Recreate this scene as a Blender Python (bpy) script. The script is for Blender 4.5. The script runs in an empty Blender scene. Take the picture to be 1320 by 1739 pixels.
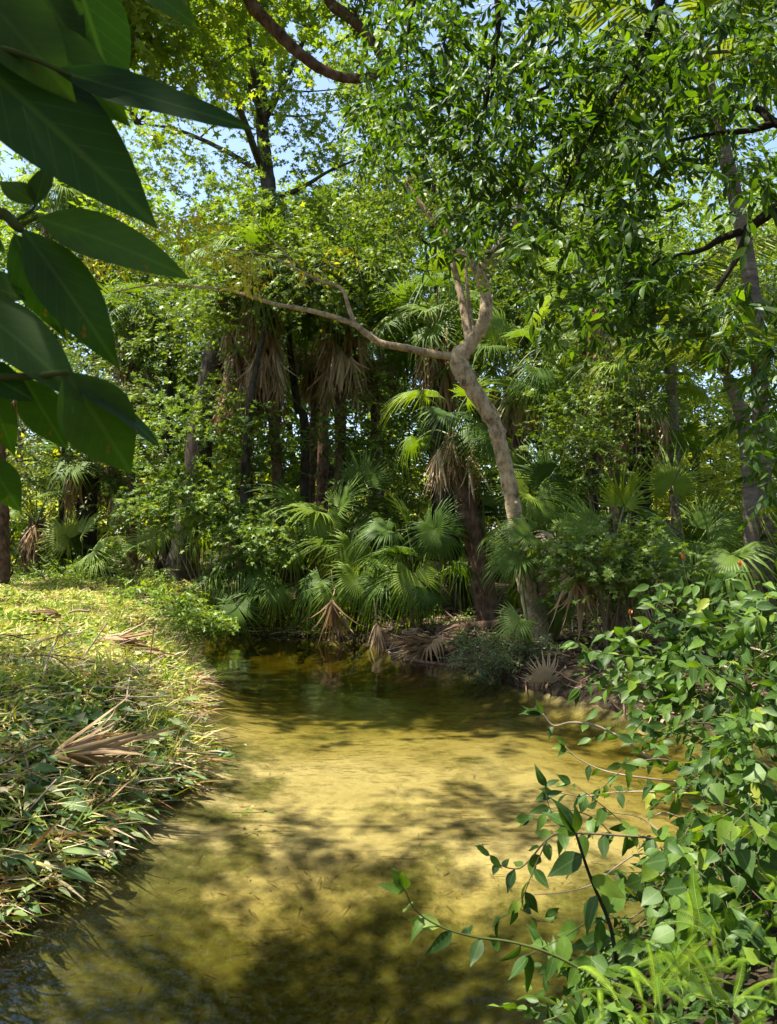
import bpy, math
import numpy as np
from mathutils import Vector, Matrix, Quaternion

# ------------------------------------------------------------------ camera, sky, sun, exposure
sc = bpy.context.scene
COL = sc.collection
PW, PH, FPX = 1320.0, 1739.0, 1289.0
HOR = 920.0
CAM = np.array([0.0, 0.0, 2.0])
PITCH = math.atan((HOR - PH / 2) / FPX)
cam_d = bpy.data.cameras.new('camera')
cam = bpy.data.objects.new('camera', cam_d)
COL.objects.link(cam)
sc.camera = cam
cam.location = CAM
cam.rotation_euler = (math.pi / 2 + PITCH, 0, 0)
cam_d.sensor_fit = 'VERTICAL'
cam_d.sensor_height = 36.0
cam_d.lens = 36.0 * FPX / PH
cam_d.clip_start = 0.05
cam_d.clip_end = 2000
cam_d.dof.use_dof = True
cam_d.dof.focus_distance = 9.0
cam_d.dof.aperture_fstop = 11.0

SUN_EL, SUN_AZ = math.radians(66), math.radians(-95)     # azimuth from +Y, negative = left of the view
SUN = np.array([math.sin(SUN_AZ) * math.cos(SUN_EL), math.cos(SUN_AZ) * math.cos(SUN_EL), math.sin(SUN_EL)])
world = bpy.data.worlds.new('World')
sc.world = world
world.use_nodes = True
wn = world.node_tree
wn.nodes.clear()
wo = wn.nodes.new('ShaderNodeOutputWorld')
wb = wn.nodes.new('ShaderNodeBackground')
ws = wn.nodes.new('ShaderNodeTexSky')
ws.sky_type = 'NISHITA'
ws.sun_disc = False
ws.sun_elevation = SUN_EL
ws.sun_rotation = SUN_AZ
ws.dust_density = 1.6
wb.inputs['Strength'].default_value = 0.115
wn.links.new(ws.outputs[0], wb.inputs[0])
wn.links.new(wb.outputs[0], wo.inputs[0])
sun_d = bpy.data.lights.new('sun', 'SUN')
sun_d.energy = 5.0
sun_d.angle = math.radians(0.55)
sun_d.color = (1.0, 0.95, 0.86)
sun_o = bpy.data.objects.new('sun', sun_d)
COL.objects.link(sun_o)
sun_o.rotation_euler = Vector(SUN).to_track_quat('Z', 'Y').to_euler()
sun_o.location = (-10, 10, 30)
sc.view_settings.view_transform = 'Standard'
sc.view_settings.look = 'None'
sc.view_settings.gamma = 1.0
sc.view_settings.exposure = 1.72
sc.render.engine = 'CYCLES'
cy = sc.cycles
cy.max_bounces = 8
cy.diffuse_bounces = 4
cy.glossy_bounces = 3
cy.transmission_bounces = 6
cy.transparent_max_bounces = 8
cy.caustics_reflective = False
cy.caustics_refractive = False
cy.sample_clamp_indirect = 6.0
cy.use_denoising = True

R = np.random.default_rng(7)
UP = np.array([0, 0, 1.0])
_F = np.array([0, math.cos(PITCH), math.sin(PITCH)])
_U = np.array([0, -math.sin(PITCH), math.cos(PITCH)])
_R = np.array([1.0, 0, 0])


def ray(x, y):
    return (x - PW / 2) / FPX * _R + _F + (PH / 2 - y) / FPX * _U


def P(x, y, d):
    """world point seen at photo position (x, y), d metres ahead of the viewer"""
    r = ray(x, y)
    return CAM + r * (d / r[1])


def G(x, y, z=0.0):
    r = ray(x, y)
    return CAM + r * ((z - CAM[2]) / r[2])


def norm(v):
    v = np.asarray(v, float)
    return v / np.maximum(np.linalg.norm(v, axis=-1, keepdims=True), 1e-9)


# ------------------------------------------------------------------ scene helpers
def tag(o, label=None, cat=None, group=None, kind=None):
    if label: o['label'] = label
    if cat: o['category'] = cat
    if group: o['group'] = group
    if kind: o['kind'] = kind
    return o


def thing(name, label, cat, base, group=None):
    o = bpy.data.objects.new(name, None)
    o.empty_display_size = 0.2
    COL.objects.link(o)
    o.location = base
    return tag(o, label, cat, group)


def put(name, mesh, parent=None, loc=None, A=None, N=None, s=1.0):
    """link a shared mesh; A = its +X direction, N = its +Z direction"""
    o = bpy.data.objects.new(name, mesh)
    COL.objects.link(o)
    if parent is not None:
        o.parent = parent
    if loc is not None:
        b = np.zeros(3)
        q = parent
        while q is not None:
            b = b + np.array(q.location)
            q = q.parent
        o.location = np.asarray(loc, float) - b
    if A is not None:
        a = norm(A)
        n = np.asarray(N, float)
        n = n - a * n.dot(a)
        if np.linalg.norm(n) < 1e-3:
            n = np.cross(a, [1, 0.3, 0.2])
        n = norm(n)
        y = np.cross(n, a)
        o.rotation_mode = 'QUATERNION'
        o.rotation_quaternion = Matrix(((a[0], y[0], n[0]), (a[1], y[1], n[1]), (a[2], y[2], n[2]))).to_quaternion()
    if np.isscalar(s):
        o.scale = (s, s, s)
    else:
        o.scale = s
    return o


class Geo:
    def __init__(s):
        s.V, s.T, s.Q, s.rnd, s.uv, s.n = [], [], [], [], [], 0

    def add(s, V, T=None, Q=None, rnd=0.5, uv=None):
        V = np.asarray(V, float).reshape(-1, 3)
        m = len(V)
        s.V.append(V)
        if T is not None and len(T): s.T.append(np.asarray(T, np.int64) + s.n)
        if Q is not None and len(Q): s.Q.append(np.asarray(Q, np.int64) + s.n)
        s.rnd.append(np.broadcast_to(np.asarray(rnd, float), (m,)).copy())
        s.uv.append(np.zeros((m, 2)) if uv is None else np.asarray(uv, float))
        s.n += m
        return s

    def mesh(s, name, mat, base=(0, 0, 0), smooth=False):
        V = np.concatenate(s.V) - np.asarray(base, float)
        me = bpy.data.meshes.new(name)
        T = np.concatenate(s.T) if s.T else np.zeros((0, 3), np.int64)
        Q = np.concatenate(s.Q) if s.Q else np.zeros((0, 4), np.int64)
        nl = T.size + Q.size
        me.vertices.add(len(V)); me.vertices.foreach_set('co', V.astype(np.float32).ravel())
        me.loops.add(nl)
        me.loops.foreach_set('vertex_index', np.concatenate([T.ravel(), Q.ravel()]).astype(np.int32))
        me.polygons.add(len(T) + len(Q))
        st = np.concatenate([np.arange(len(T)) * 3, T.size + np.arange(len(Q)) * 4]).astype(np.int32)
        me.polygons.foreach_set('loop_start', st)
        if smooth:
            me.polygons.foreach_set('use_smooth', np.ones(len(st), bool))
        a = me.attributes.new('rnd', 'FLOAT', 'POINT'); a.data.foreach_set('value', np.concatenate(s.rnd).astype(np.float32))
        a = me.attributes.new('luv', 'FLOAT2', 'POINT'); a.data.foreach_set('vector', np.concatenate(s.uv).astype(np.float32).ravel())
        me.update(calc_edges=True)
        me.validate()
        if mat is not None:
            me.materials.append(mat)
        return me

    def build(s, name, mat, parent=None, smooth=False):
        b = np.zeros(3)
        q = parent
        while q is not None:
            b = b + np.array(q.location); q = q.parent
        o = bpy.data.objects.new(name, s.mesh(name, mat, b, smooth))
        COL.objects.link(o)
        if parent is not None: o.parent = parent
        return o


def spline(pts, n=6):
    """Catmull-Rom through pts (any columns)"""
    p = np.asarray(pts, float)
    if len(p) < 3:
        t = np.linspace(0, 1, n + 1)[:, None]
        return p[0] * (1 - t) + p[-1] * t
    q = np.vstack([2 * p[0] - p[1], p, 2 * p[-1] - p[-2]])
    out = []
    for i in range(len(p) - 1):
        a, b, c, d = q[i:i + 4]
        for t in np.linspace(0, 1, n, endpoint=False):
            out.append(0.5 * ((2 * b) + (-a + c) * t + (2 * a - 5 * b + 4 * c - d) * t * t + (-a + 3 * b - 3 * c + d) * t ** 3))
    out.append(p[-1])
    return np.array(out)


def tube(g, pts, rad, sides=8, rough=0.0, rnd=0.5, cap=True):
    pts = np.asarray(pts, float)
    rad = np.broadcast_to(np.asarray(rad, float), (len(pts),))
    tan = norm(np.gradient(pts, axis=0))
    n0 = np.cross(tan[0], [0.3, 1, 0.2]); n0 = norm(n0)
    ang = np.linspace(0, 2 * math.pi, sides, endpoint=False)
    V = []
    for i in range(len(pts)):
        n0 = norm(n0 - tan[i] * n0.dot(tan[i]))
        b = np.cross(tan[i], n0)
        r = rad[i] * (1 + rough * R.standard_normal(sides))
        V.append(pts[i] + (np.cos(ang) * r)[:, None] * n0 + (np.sin(ang) * r)[:, None] * b)
    V = np.concatenate(V)
    k = np.arange(sides)
    Q = []
    for i in range(len(pts) - 1):
        a = i * sides
        Q.append(np.stack([a + k, a + (k + 1) % sides, a + sides + (k + 1) % sides, a + sides + k], 1))
    T = None
    if cap:
        V = np.vstack([V, pts[-1] + tan[-1] * rad[-1] * 0.4])
        e = (len(pts) - 1) * sides
        T = np.stack([e + k, e + (k + 1) % sides, np.full(sides, len(V) - 1)], 1)
    uv = np.zeros((len(V), 2))
    uv[:, 0] = np.linspace(0, 1, len(V))
    g.add(V, T, np.concatenate(Q), rnd, uv)


# ------------------------------------------------------------------ leaf templates: along +X, normal +Z, length 1
def leaf_grid(n=3, w=0.4, peak=0.4, fold=0.15, curl=0.15, wave=0.0, twist=0.0, tipd=1.0):
    V, uv, T = [], [], []
    for i in range(n + 1):
        t = i / n
        if i in (0, n):
            hw = 0
        else:
            a = t / peak if t < peak else (1 - t) / (1 - peak)
            hw = w / 2 * (math.sin(a * math.pi / 2) ** (0.9 if t < peak else tipd))
        z = -curl * t * t
        tw = twist * (t - 0.3)
        wv = wave * math.sin(t * 9)
        for sgn in (-1, 0, 1):
            if hw == 0 and sgn: continue
            y = sgn * hw * math.cos(fold)
            zz = z + abs(sgn) * hw * math.sin(fold) + sgn * wv
            y, zz = y * math.cos(tw), zz + y * math.sin(tw)
            V.append((t, y, zz)); uv.append((t, sgn * (hw / (w / 2) if w else 0)))
    def idx(i, c):
        return 0 if i == 0 else (1 + 3 * (i - 1) + c)
    last = len(V) - 1
    for i in range(n):
        for c in (0, 1):
            if i == 0:
                T.append((0, idx(1, c), idx(1, c + 1)) if n > 1 else (0, 0, 0))
            elif i == n - 1:
                T.append((idx(i, c), last, idx(i, c + 1)))
            else:
                a, b, d, e = idx(i, c), idx(i + 1, c), idx(i + 1, c + 1), idx(i, c + 1)
                T += [(a, b, d), (a, d, e)]
    T = np.array(T)[:, ::-1]
    return np.array(V), T, np.array(uv)


def leaf_dia(w=0.45, fold=0.12):
    V = np.array([(0, 0, 0), (0.45, -w / 2, fold * w), (1, 0, -0.08), (0.45, w / 2, fold * w)])
    return V, np.array([(0, 1, 2), (0, 2, 3)]), np.array([(0, 0), (.45, -1), (1, 0), (.45, 1)])


def leaf_star(lobes=5, inner=0.42):
    V, uv = [(0.0, 0, 0.0)], [(0, 0)]
    m = lobes * 2
    for k in range(m):
        a = -math.radians(150) + k * math.radians(300) / (m - 1) if False else -math.pi + (k + 0.5) * 2 * math.pi / m
        r = (1.0 if k % 2 == 0 else inner) * (1.0 - 0.18 * abs(a) / math.pi)
        V.append((0.45 + 0.55 * r * math.cos(a), 0.55 * r * math.sin(a), -0.12 * r * r)); uv.append((r, 0.3))
    T = [(0, 1 + k, 1 + (k + 1) % m) for k in range(m)]
    V[0] = (0.45, 0, 0.0)
    return np.array(V), np.array(T), np.array(uv)


def scatter(g, tpl, pos, xd, nr, sc_, rnd=None):
    V, T, uv = tpl
    pos = np.asarray(pos, float); N = len(pos)
    if N == 0: return
    a = norm(xd)
    n = np.asarray(nr, float)
    n = norm(n - a * (n * a).sum(1, keepdims=True) + 1e-6)
    y = np.cross(n, a)
    s = np.broadcast_to(np.asarray(sc_, float), (N,))[:, None, None]
    W = (V[None, :, 0:1] * a[:, None] + V[None, :, 1:2] * y[:, None] + V[None, :, 2:3] * n[:, None]) * s + pos[:, None]
    TT = T[None] + (np.arange(N) * len(V))[:, None, None]
    r = R.random(N) if rnd is None else np.broadcast_to(rnd, (N,))
    g.add(W.reshape(-1, 3), TT.reshape(-1, T.shape[1]), None, np.repeat(r, len(V)), np.tile(uv, (N, 1)))


def rdir(n, zb=0.0, zs=1.0):
    v = R.standard_normal((n, 3)); v[:, 2] = v[:, 2] * zs + zb
    return norm(v)


def spray_arrays(cen, dirs, length, nleaf, size, droop=0.25, side=0.8, njit=0.5, nrm=(0, -0.15, 1)):
    M = len(cen)
    L = length * R.uniform(0.6, 1.25, M)
    d = norm(dirs)
    lat = norm(np.cross(d, UP + 0.3 * R.standard_normal((M, 3))))
    t = (np.arange(nleaf) + 0.6) / nleaf
    t = np.broadcast_to(t, (M, nleaf)) + R.uniform(-.04, .04, (M, nleaf))
    sag = np.zeros((M, nleaf, 3)); sag[..., 2] = -droop * t * t * L[:, None] * 0.7
    p = cen[:, None] + d[:, None] * (t * L[:, None])[..., None] + sag
    sg = np.where(np.arange(nleaf) % 2 == 0, 1.0, -1.0)[None, :, None]
    xd = d[:, None] * 0.75 + lat[:, None] * sg * side + R.standard_normal((M, nleaf, 3)) * 0.35
    xd[..., 2] -= droop
    xd[:, -1] = d + R.standard_normal((M, 3)) * 0.2 - np.array([0, 0, droop * 0.6])
    nr = np.asarray(nrm, float) + R.standard_normal((M, nleaf, 3)) * njit
    s = size * R.uniform(0.65, 1.25, (M, nleaf))
    br = np.clip(R.random((M, 1)) * 0.55 + R.random((M, nleaf)) * 0.5, 0, 1)
    return p.reshape(-1, 3), xd.reshape(-1, 3), nr.reshape(-1, 3), s.ravel(), br.ravel(), L, d


def sprays(g, tg, tpl, cen, dirs, length, nleaf, size, droop=0.25, side=0.8, njit=0.5, nrm=(0, -0.15, 1), twr=0.004):
    """leafy twigs: cen/dirs (M,3), each with nleaf leaves set alternately along it"""
    M = len(cen)
    if M == 0: return
    p, xd, nr, s, br, L, d = spray_arrays(cen, dirs, length, nleaf, size, droop, side, njit, nrm)
    if g is not None:
        scatter(g, tpl, p, xd, nr, s, br)
    if tg is not None:
        e = cen + d * L[:, None] + np.array([0, 0, -0.7 * droop]) * L[:, None]
        mid = (cen + e) / 2 + np.array([0, 0, 0.12 * droop]) * L[:, None]
        u = norm(np.cross(d, UP + 0.01)); w = np.cross(d, u)
        rings = []
        for c, rr in ((cen, twr), (mid, twr * .7), (e, twr * .25)):
            for k in range(3):
                a = k * 2.0944
                rings.append(c + (math.cos(a) * u + math.sin(a) * w) * rr)
        W = np.stack(rings, 1)
        q = np.array([(i * 3 + k, i * 3 + (k + 1) % 3, i * 3 + 3 + (k + 1) % 3, i * 3 + 3 + k) for i in range(2) for k in range(3)])
        tg.add(W.reshape(-1, 3), None, (q[None] + (np.arange(M) * 9)[:, None, None]).reshape(-1, 4), 0.5)
    return p, xd, nr, s, br


def in_blob(n, c, r, shell=0.35):
    v = rdir(n)
    k = R.random(n) ** (1 / 3)
    k = shell + (1 - shell) * k
    return np.asarray(c, float) + v * k[:, None] * np.asarray(r, float)


# ------------------------------------------------------------------ materials
def newmat(name):
    m = bpy.data.materials.new(name); m.use_nodes = True
    m.node_tree.nodes.clear()
    return m, m.node_tree.nodes, m.node_tree.links


def nd(ns, t, **kw):
    n = ns.new(t)
    for k, v in kw.items():
        setattr(n, k, v)
    return n


def ramp(ns, stops):
    r = ns.new('ShaderNodeValToRGB')
    e = r.color_ramp.elements
    while len(e) > 1: e.remove(e[-1])
    e[0].position = stops[0][0]; e[0].color = (*stops[0][1], 1)
    for p, c in stops[1:]:
        k = e.new(p); k.color = (*c, 1)
    return r


def leaf_mat(name, stops, trans=0.45, tcol=(1.5, 1.35, 0.35), gloss=0.05, rough=0.38, vein=0.0, obj_rnd=False, spots=0.0):
    m, ns, ln = newmat(name)
    at = nd(ns, 'ShaderNodeAttribute', attribute_name='rnd')
    fac = at.outputs['Fac']
    if obj_rnd:
        oi = nd(ns, 'ShaderNodeObjectInfo'); fac = oi.outputs['Random']
    cr = ramp(ns, stops)
    ln.new(fac, cr.inputs[0])
    col = cr.outputs[0]
    tc = nd(ns, 'ShaderNodeTexCoord')
    nz = nd(ns, 'ShaderNodeTexNoise'); nz.inputs['Scale'].default_value = 7.0; nz.inputs['Detail'].default_value = 3.0
    ln.new(tc.outputs['Object'], nz.inputs['Vector'])
    mr = nd(ns, 'ShaderNodeMapRange'); mr.inputs[3].default_value = 0.72; mr.inputs[4].default_value = 1.28
    ln.new(nz.outputs[0], mr.inputs[0])
    mx = nd(ns, 'ShaderNodeMix', data_type='RGBA', blend_type='MULTIPLY'); mx.inputs[0].default_value = 1.0
    ln.new(col, mx.inputs[6]); ln.new(mr.outputs[0], mx.inputs[7])
    col = mx.outputs[2]
    if vein or spots:
        av = nd(ns, 'ShaderNodeAttribute', attribute_name='luv')
        sx = nd(ns, 'ShaderNodeSeparateXYZ'); ln.new(av.outputs['Vector'], sx.inputs[0])
        ab = nd(ns, 'ShaderNodeMath', operation='ABSOLUTE'); ln.new(sx.outputs[1], ab.inputs[0])
    if vein:
        lt = nd(ns, 'ShaderNodeMapRange'); lt.inputs[1].default_value = 0.03; lt.inputs[2].default_value = 0.09; lt.inputs[3].default_value = 1; lt.inputs[4].default_value = 0
        ln.new(ab.outputs[0], lt.inputs[0])
        # side veins
        m1 = nd(ns, 'ShaderNodeMath', operation='MULTIPLY_ADD'); ln.new(ab.outputs[0], m1.inputs[0]); m1.inputs[1].default_value = -0.28; ln.new(sx.outputs[0], m1.inputs[2])
        m2 = nd(ns, 'ShaderNodeMath', operation='MULTIPLY'); ln.new(m1.outputs[0], m2.inputs[0]); m2.inputs[1].default_value = 9.0
        m3 = nd(ns, 'ShaderNodeMath', operation='FRACT'); ln.new(m2.outputs[0], m3.inputs[0])
        m4 = nd(ns, 'ShaderNodeMath', operation='LESS_THAN'); ln.new(m3.outputs[0], m4.inputs[0]); m4.inputs[1].default_value = 0.08
        m5 = nd(ns, 'ShaderNodeMath', operation='MULTIPLY'); ln.new(m4.outputs[0], m5.inputs[0]); m5.inputs[1].default_value = 0.55
        m6 = nd(ns, 'ShaderNodeMath', operation='MAXIMUM'); ln.new(lt.outputs[0], m6.inputs[0]); ln.new(m5.outputs[0], m6.inputs[1])
        m7 = nd(ns, 'ShaderNodeMath', operation='MULTIPLY'); ln.new(m6.outputs[0], m7.inputs[0]); m7.inputs[1].default_value = vein
        vx = nd(ns, 'ShaderNodeMix', data_type='RGBA', blend_type='MIX')
        ln.new(m7.outputs[0], vx.inputs[0]); ln.new(col, vx.inputs[6]); vx.inputs[7].default_value = (0.16, 0.22, 0.07, 1)
        col = vx.outputs[2]
    if spots:
        n2 = nd(ns, 'ShaderNodeTexNoise'); n2.inputs['Scale'].default_value = 9.0; n2.inputs['Detail'].default_value = 4
        ln.new(tc.outputs['Object'], n2.inputs['Vector'])
        ed = nd(ns, 'ShaderNodeMath', operation='MULTIPLY_ADD'); ln.new(sx.outputs[0], ed.inputs[0]); ed.inputs[1].default_value = spots; ln.new(n2.outputs[0], ed.inputs[2])
        th = nd(ns, 'ShaderNodeMapRange'); th.inputs[1].default_value = 0.90; th.inputs[2].default_value = 0.95; ln.new(ed.outputs[0], th.inputs[0])
        sxm = nd(ns, 'ShaderNodeMix', data_type='RGBA', blend_type='MIX'); ln.new(th.outputs[0], sxm.inputs[0]); ln.new(col, sxm.inputs[6]); sxm.inputs[7].default_value = (0.16, 0.07, 0.02, 1)
        col = sxm.outputs[2]
    df = nd(ns, 'ShaderNodeBsdfDiffuse'); ln.new(col, df.inputs[0])
    t2 = nd(ns, 'ShaderNodeMix', data_type='RGBA', blend_type='MULTIPLY'); t2.inputs[0].default_value = 1.0
    ln.new(col, t2.inputs[6]); t2.inputs[7].default_value = (*tcol, 1)
    tr = nd(ns, 'ShaderNodeBsdfTranslucent'); ln.new(t2.outputs[2], tr.inputs[0])
    ms = nd(ns, 'ShaderNodeMixShader'); ms.inputs[0].default_value = trans
    ln.new(df.outputs[0], ms.inputs[1]); ln.new(tr.outputs[0], ms.inputs[2])
    out = nd(ns, 'ShaderNodeOutputMaterial')
    if gloss > 0:
        gl = nd(ns, 'ShaderNodeBsdfAnisotropic'); gl.inputs['Roughness'].default_value = rough + .08
        gl.inputs[0].default_value = (.8, .85, .7, 1)
        lw = nd(ns, 'ShaderNodeLayerWeight'); lw.inputs[0].default_value = 0.5
        pw = nd(ns, 'ShaderNodeMath', operation='POWER'); ln.new(lw.outputs['Facing'], pw.inputs[0]); pw.inputs[1].default_value = 5.0
        ma = nd(ns, 'ShaderNodeMath', operation='MULTIPLY_ADD'); ln.new(pw.outputs[0], ma.inputs[0]); ma.inputs[1].default_value = 0.18; ma.inputs[2].default_value = gloss * .6
        mg = nd(ns, 'ShaderNodeMixShader'); ln.new(ma.outputs[0], mg.inputs[0]); ln.new(ms.outputs[0], mg.inputs[1]); ln.new(gl.outputs[0], mg.inputs[2])
        ln.new(mg.outputs[0], out.inputs[0])
    else:
        ln.new(ms.outputs[0], out.inputs[0])
    return m


def bark_mat(name, stops, scale=6.0, stretch=(1, 1, 0.25), bump=0.5, rough=0.9):
    m, ns, ln = newmat(name)
    tc = nd(ns, 'ShaderNodeTexCoord')
    mp = nd(ns, 'ShaderNodeMapping'); mp.inputs['Scale'].default_value = stretch
    ln.new(tc.outputs['Object'], mp.inputs[0])
    n1 = nd(ns, 'ShaderNodeTexNoise'); n1.inputs['Scale'].default_value = scale; n1.inputs['Detail'].default_value = 8; n1.inputs['Roughness'].default_value = 0.7
    ln.new(mp.outputs[0], n1.inputs['Vector'])
    n2 = nd(ns, 'ShaderNodeTexNoise'); n2.inputs['Scale'].default_value = scale * 0.4; n2.inputs['Detail'].default_value = 3
    ln.new(tc.outputs['Object'], n2.inputs['Vector'])
    ad = nd(ns, 'ShaderNodeMath', operation='MULTIPLY_ADD'); ln.new(n2.outputs[0], ad.inputs[0]); ad.inputs[1].default_value = 0.6
    m0 = nd(ns, 'ShaderNodeMath', operation='MULTIPLY_ADD'); ln.new(n1.outputs[0], m0.inputs[0]); m0.inputs[1].default_value = 0.9; m0.inputs[2].default_value = -0.25
    ln.new(m0.outputs[0], ad.inputs[2])
    cr = ramp(ns, stops); ln.new(ad.outputs[0], cr.inputs[0])
    bp = nd(ns, 'ShaderNodeBump'); bp.inputs['Strength'].default_value = bump; bp.inputs['Distance'].default_value = 0.05
    ln.new(n1.outputs[0], bp.inputs['Height'])
    df = nd(ns, 'ShaderNodeBsdfDiffuse'); df.inputs['Roughness'].default_value = 0.7
    ln.new(cr.outputs[0], df.inputs[0]); ln.new(bp.outputs[0], df.inputs['Normal'])
    out = nd(ns, 'ShaderNodeOutputMaterial'); ln.new(df.outputs[0], out.inputs[0])
    return m


def straw_mat(name, stops, trans=0.25, obj_rnd=False):
    return leaf_mat(name, stops, trans=trans, tcol=(1.2, 0.95, 0.6), gloss=0.02, rough=0.6, obj_rnd=obj_rnd)


M = {}
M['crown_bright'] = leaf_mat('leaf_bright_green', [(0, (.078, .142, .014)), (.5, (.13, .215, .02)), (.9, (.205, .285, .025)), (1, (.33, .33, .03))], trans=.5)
M['crown_sun'] = leaf_mat('leaf_sunlit_lime', [(0, (.20, .27, .025)), (.5, (.30, .36, .035)), (1, (.42, .44, .06))], trans=.5)  # lime brightened so foliage in the gaps reads as sunlit
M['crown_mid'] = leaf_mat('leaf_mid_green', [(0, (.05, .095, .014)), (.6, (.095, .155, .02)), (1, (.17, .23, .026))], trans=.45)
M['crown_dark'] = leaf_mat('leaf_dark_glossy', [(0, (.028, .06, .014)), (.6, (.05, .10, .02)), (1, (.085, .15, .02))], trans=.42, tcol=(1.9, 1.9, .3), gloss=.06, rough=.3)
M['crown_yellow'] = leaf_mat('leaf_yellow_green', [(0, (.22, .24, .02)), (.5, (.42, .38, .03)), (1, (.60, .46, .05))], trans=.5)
M['shrub'] = leaf_mat('leaf_shrub', [(0, (.055, .11, .018)), (.6, (.11, .18, .026)), (1, (.19, .26, .04))], trans=.42, gloss=.04)
M['grey_leaf'] = leaf_mat('leaf_grey_green', [(0, (.05, .085, .03)), (.6, (.09, .13, .045)), (1, (.17, .20, .08))], trans=.35, gloss=.05)
M['fan'] = leaf_mat('fan_frond_green', [(0, (.045, .09, .012)), (.5, (.08, .135, .014)), (1, (.15, .21, .018))], trans=.42, tcol=(1.9, 1.8, .3), gloss=.025, rough=.38, obj_rnd=True)
M['fan_bright'] = leaf_mat('fan_frond_backlit_yellow', [(0, (.14, .22, .02)), (1, (.26, .30, .03))], trans=.5, gloss=.05, obj_rnd=True)  # paler yellow-green paints these fans as lit from behind
M['fan_dead'] = straw_mat('fan_frond_dead', [(0, (.17, .10, .05)), (.5, (.32, .21, .11)), (1, (.46, .36, .23))], obj_rnd=True)
M['stalk'] = leaf_mat('frond_stalk', [(0, (.10, .13, .03)), (1, (.15, .16, .05))], trans=.1)
M['stalk_dead'] = straw_mat('frond_stalk_dead', [(0, (.20, .13, .07)), (1, (.28, .2, .12))], trans=.05)
M['pinnate'] = leaf_mat('feather_frond', [(0, (.08, .14, .02)), (1, (.17, .22, .03))], trans=.45, obj_rnd=True)
M['fern'] = leaf_mat('fern_frond', [(0, (.07, .15, .010)), (1, (.20, .30, .015))], trans=.5, gloss=.005, obj_rnd=True)
M['near_leaf'] = leaf_mat('near_shrub_leaf', [(0, (.022, .055, .010)), (.5, (.048, .10, .014)), (.85, (.09, .16, .018)), (.985, (.16, .23, .02)), (1, (.26, .27, .03))], trans=.4, tcol=(1.7, 1.7, .3), gloss=.03, rough=.4, vein=.35, obj_rnd=True)
M['near_leaf_j'] = leaf_mat('near_shrub_leaf_mass', [(0, (.022, .055, .010)), (.5, (.048, .10, .014)), (1, (.09, .16, .018))], trans=.4, tcol=(1.7, 1.7, .3), gloss=.03, rough=.4, vein=.35)
M['big_leaf'] = leaf_mat('broad_leaf', [(0, (.014, .038, .005)), (1, (.045, .085, .008))], trans=.46, tcol=(1.5, 1.9, .25), gloss=.03, rough=.5, vein=.17, obj_rnd=True, spots=.26)
M['over_leaf'] = leaf_mat('overhang_leaf', [(0, (.015, .036, .007)), (.6, (.03, .065, .010)), (1, (.07, .125, .013))], trans=.45, tcol=(2.5, 2.4, .25), gloss=.03, rough=.35, obj_rnd=True)
M['over_leaf_j'] = leaf_mat('overhang_leaf_mass', [(0, (.015, .036, .007)), (.6, (.03, .065, .010)), (1, (.07, .125, .013))], trans=.45, tcol=(2.5, 2.4, .25), gloss=.03, rough=.35)
M['grass'] = leaf_mat('grass_and_weed_blades', [(0, (.13, .22, .03)), (.3, (.24, .32, .04)), (.48, (.42, .40, .08)), (.68, (.55, .46, .22)), (.86, (.58, .46, .30)), (.94, (.34, .18, .08)), (1, (.22, .11, .05))], trans=.3, tcol=(1.3, 1.2, .5), gloss=.02, rough=.5)
M['cut_leaf'] = leaf_mat('cut_leaf', [(0, (.05, .10, .03)), (.35, (.09, .16, .05)), (.6, (.16, .22, .07)), (.78, (.30, .31, .16)), (.9, (.38, .30, .18)), (1, (.35, .19, .05))], trans=.25, tcol=(1.3, 1.2, .5), gloss=.03, rough=.45, vein=.3, obj_rnd=True)
M['litter'] = straw_mat('brown_leaf_litter', [(0, (.06, .035, .02)), (.5, (.14, .085, .045)), (.85, (.26, .18, .11)), (1, (.42, .33, .24))], trans=.1)
M['bark_pale'] = bark_mat('bark_pale', [(.22, (.06, .045, .028)), (.37, (.21, .15, .09)), (.52, (.42, .315, .19)), (.8, (.60, .48, .33))], scale=16, stretch=(1, 1, .6), bump=.9)
M['bark_grey'] = bark_mat('bark_grey', [(.25, (.016, .014, .011)), (.5, (.065, .055, .042)), (.8, (.14, .125, .10))], scale=13, bump=.9)
M['bark_brown'] = bark_mat('bark_red_brown', [(.25, (.03, .018, .012)), (.45, (.11, .065, .042)), (.65, (.20, .125, .085)), (.85, (.32, .22, .16))], scale=16, stretch=(1, 1, .35), bump=1.0)
M['bark_palm'] = bark_mat('bark_palm_grey', [(.25, (.05, .04, .03)), (.5, (.15, .12, .09)), (.8, (.26, .22, .17))], scale=7, stretch=(.6, .6, 2.5), bump=.6)
M['bark_dark'] = bark_mat('bark_dark', [(.2, (.012, .010, .008)), (.6, (.05, .042, .03)), (.9, (.10, .09, .06))], scale=12, bump=.8)
M['twig'] = bark_mat('twig_bark', [(.2, (.09, .065, .04)), (.8, (.20, .15, .09))], scale=20, bump=.2)
M['twig_green'] = bark_mat('twig_green', [(.2, (.05, .07, .02)), (.8, (.11, .12, .04))], scale=20, bump=.1)
M['twig_pale'] = bark_mat('twig_pale', [(.2, (.28, .2, .14)), (.8, (.5, .4, .3))], scale=20, bump=.1)
M['flower'] = leaf_mat('orange_bract', [(0, (.38, .09, .03)), (1, (.45, .13, .04))], trans=.3)


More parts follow.
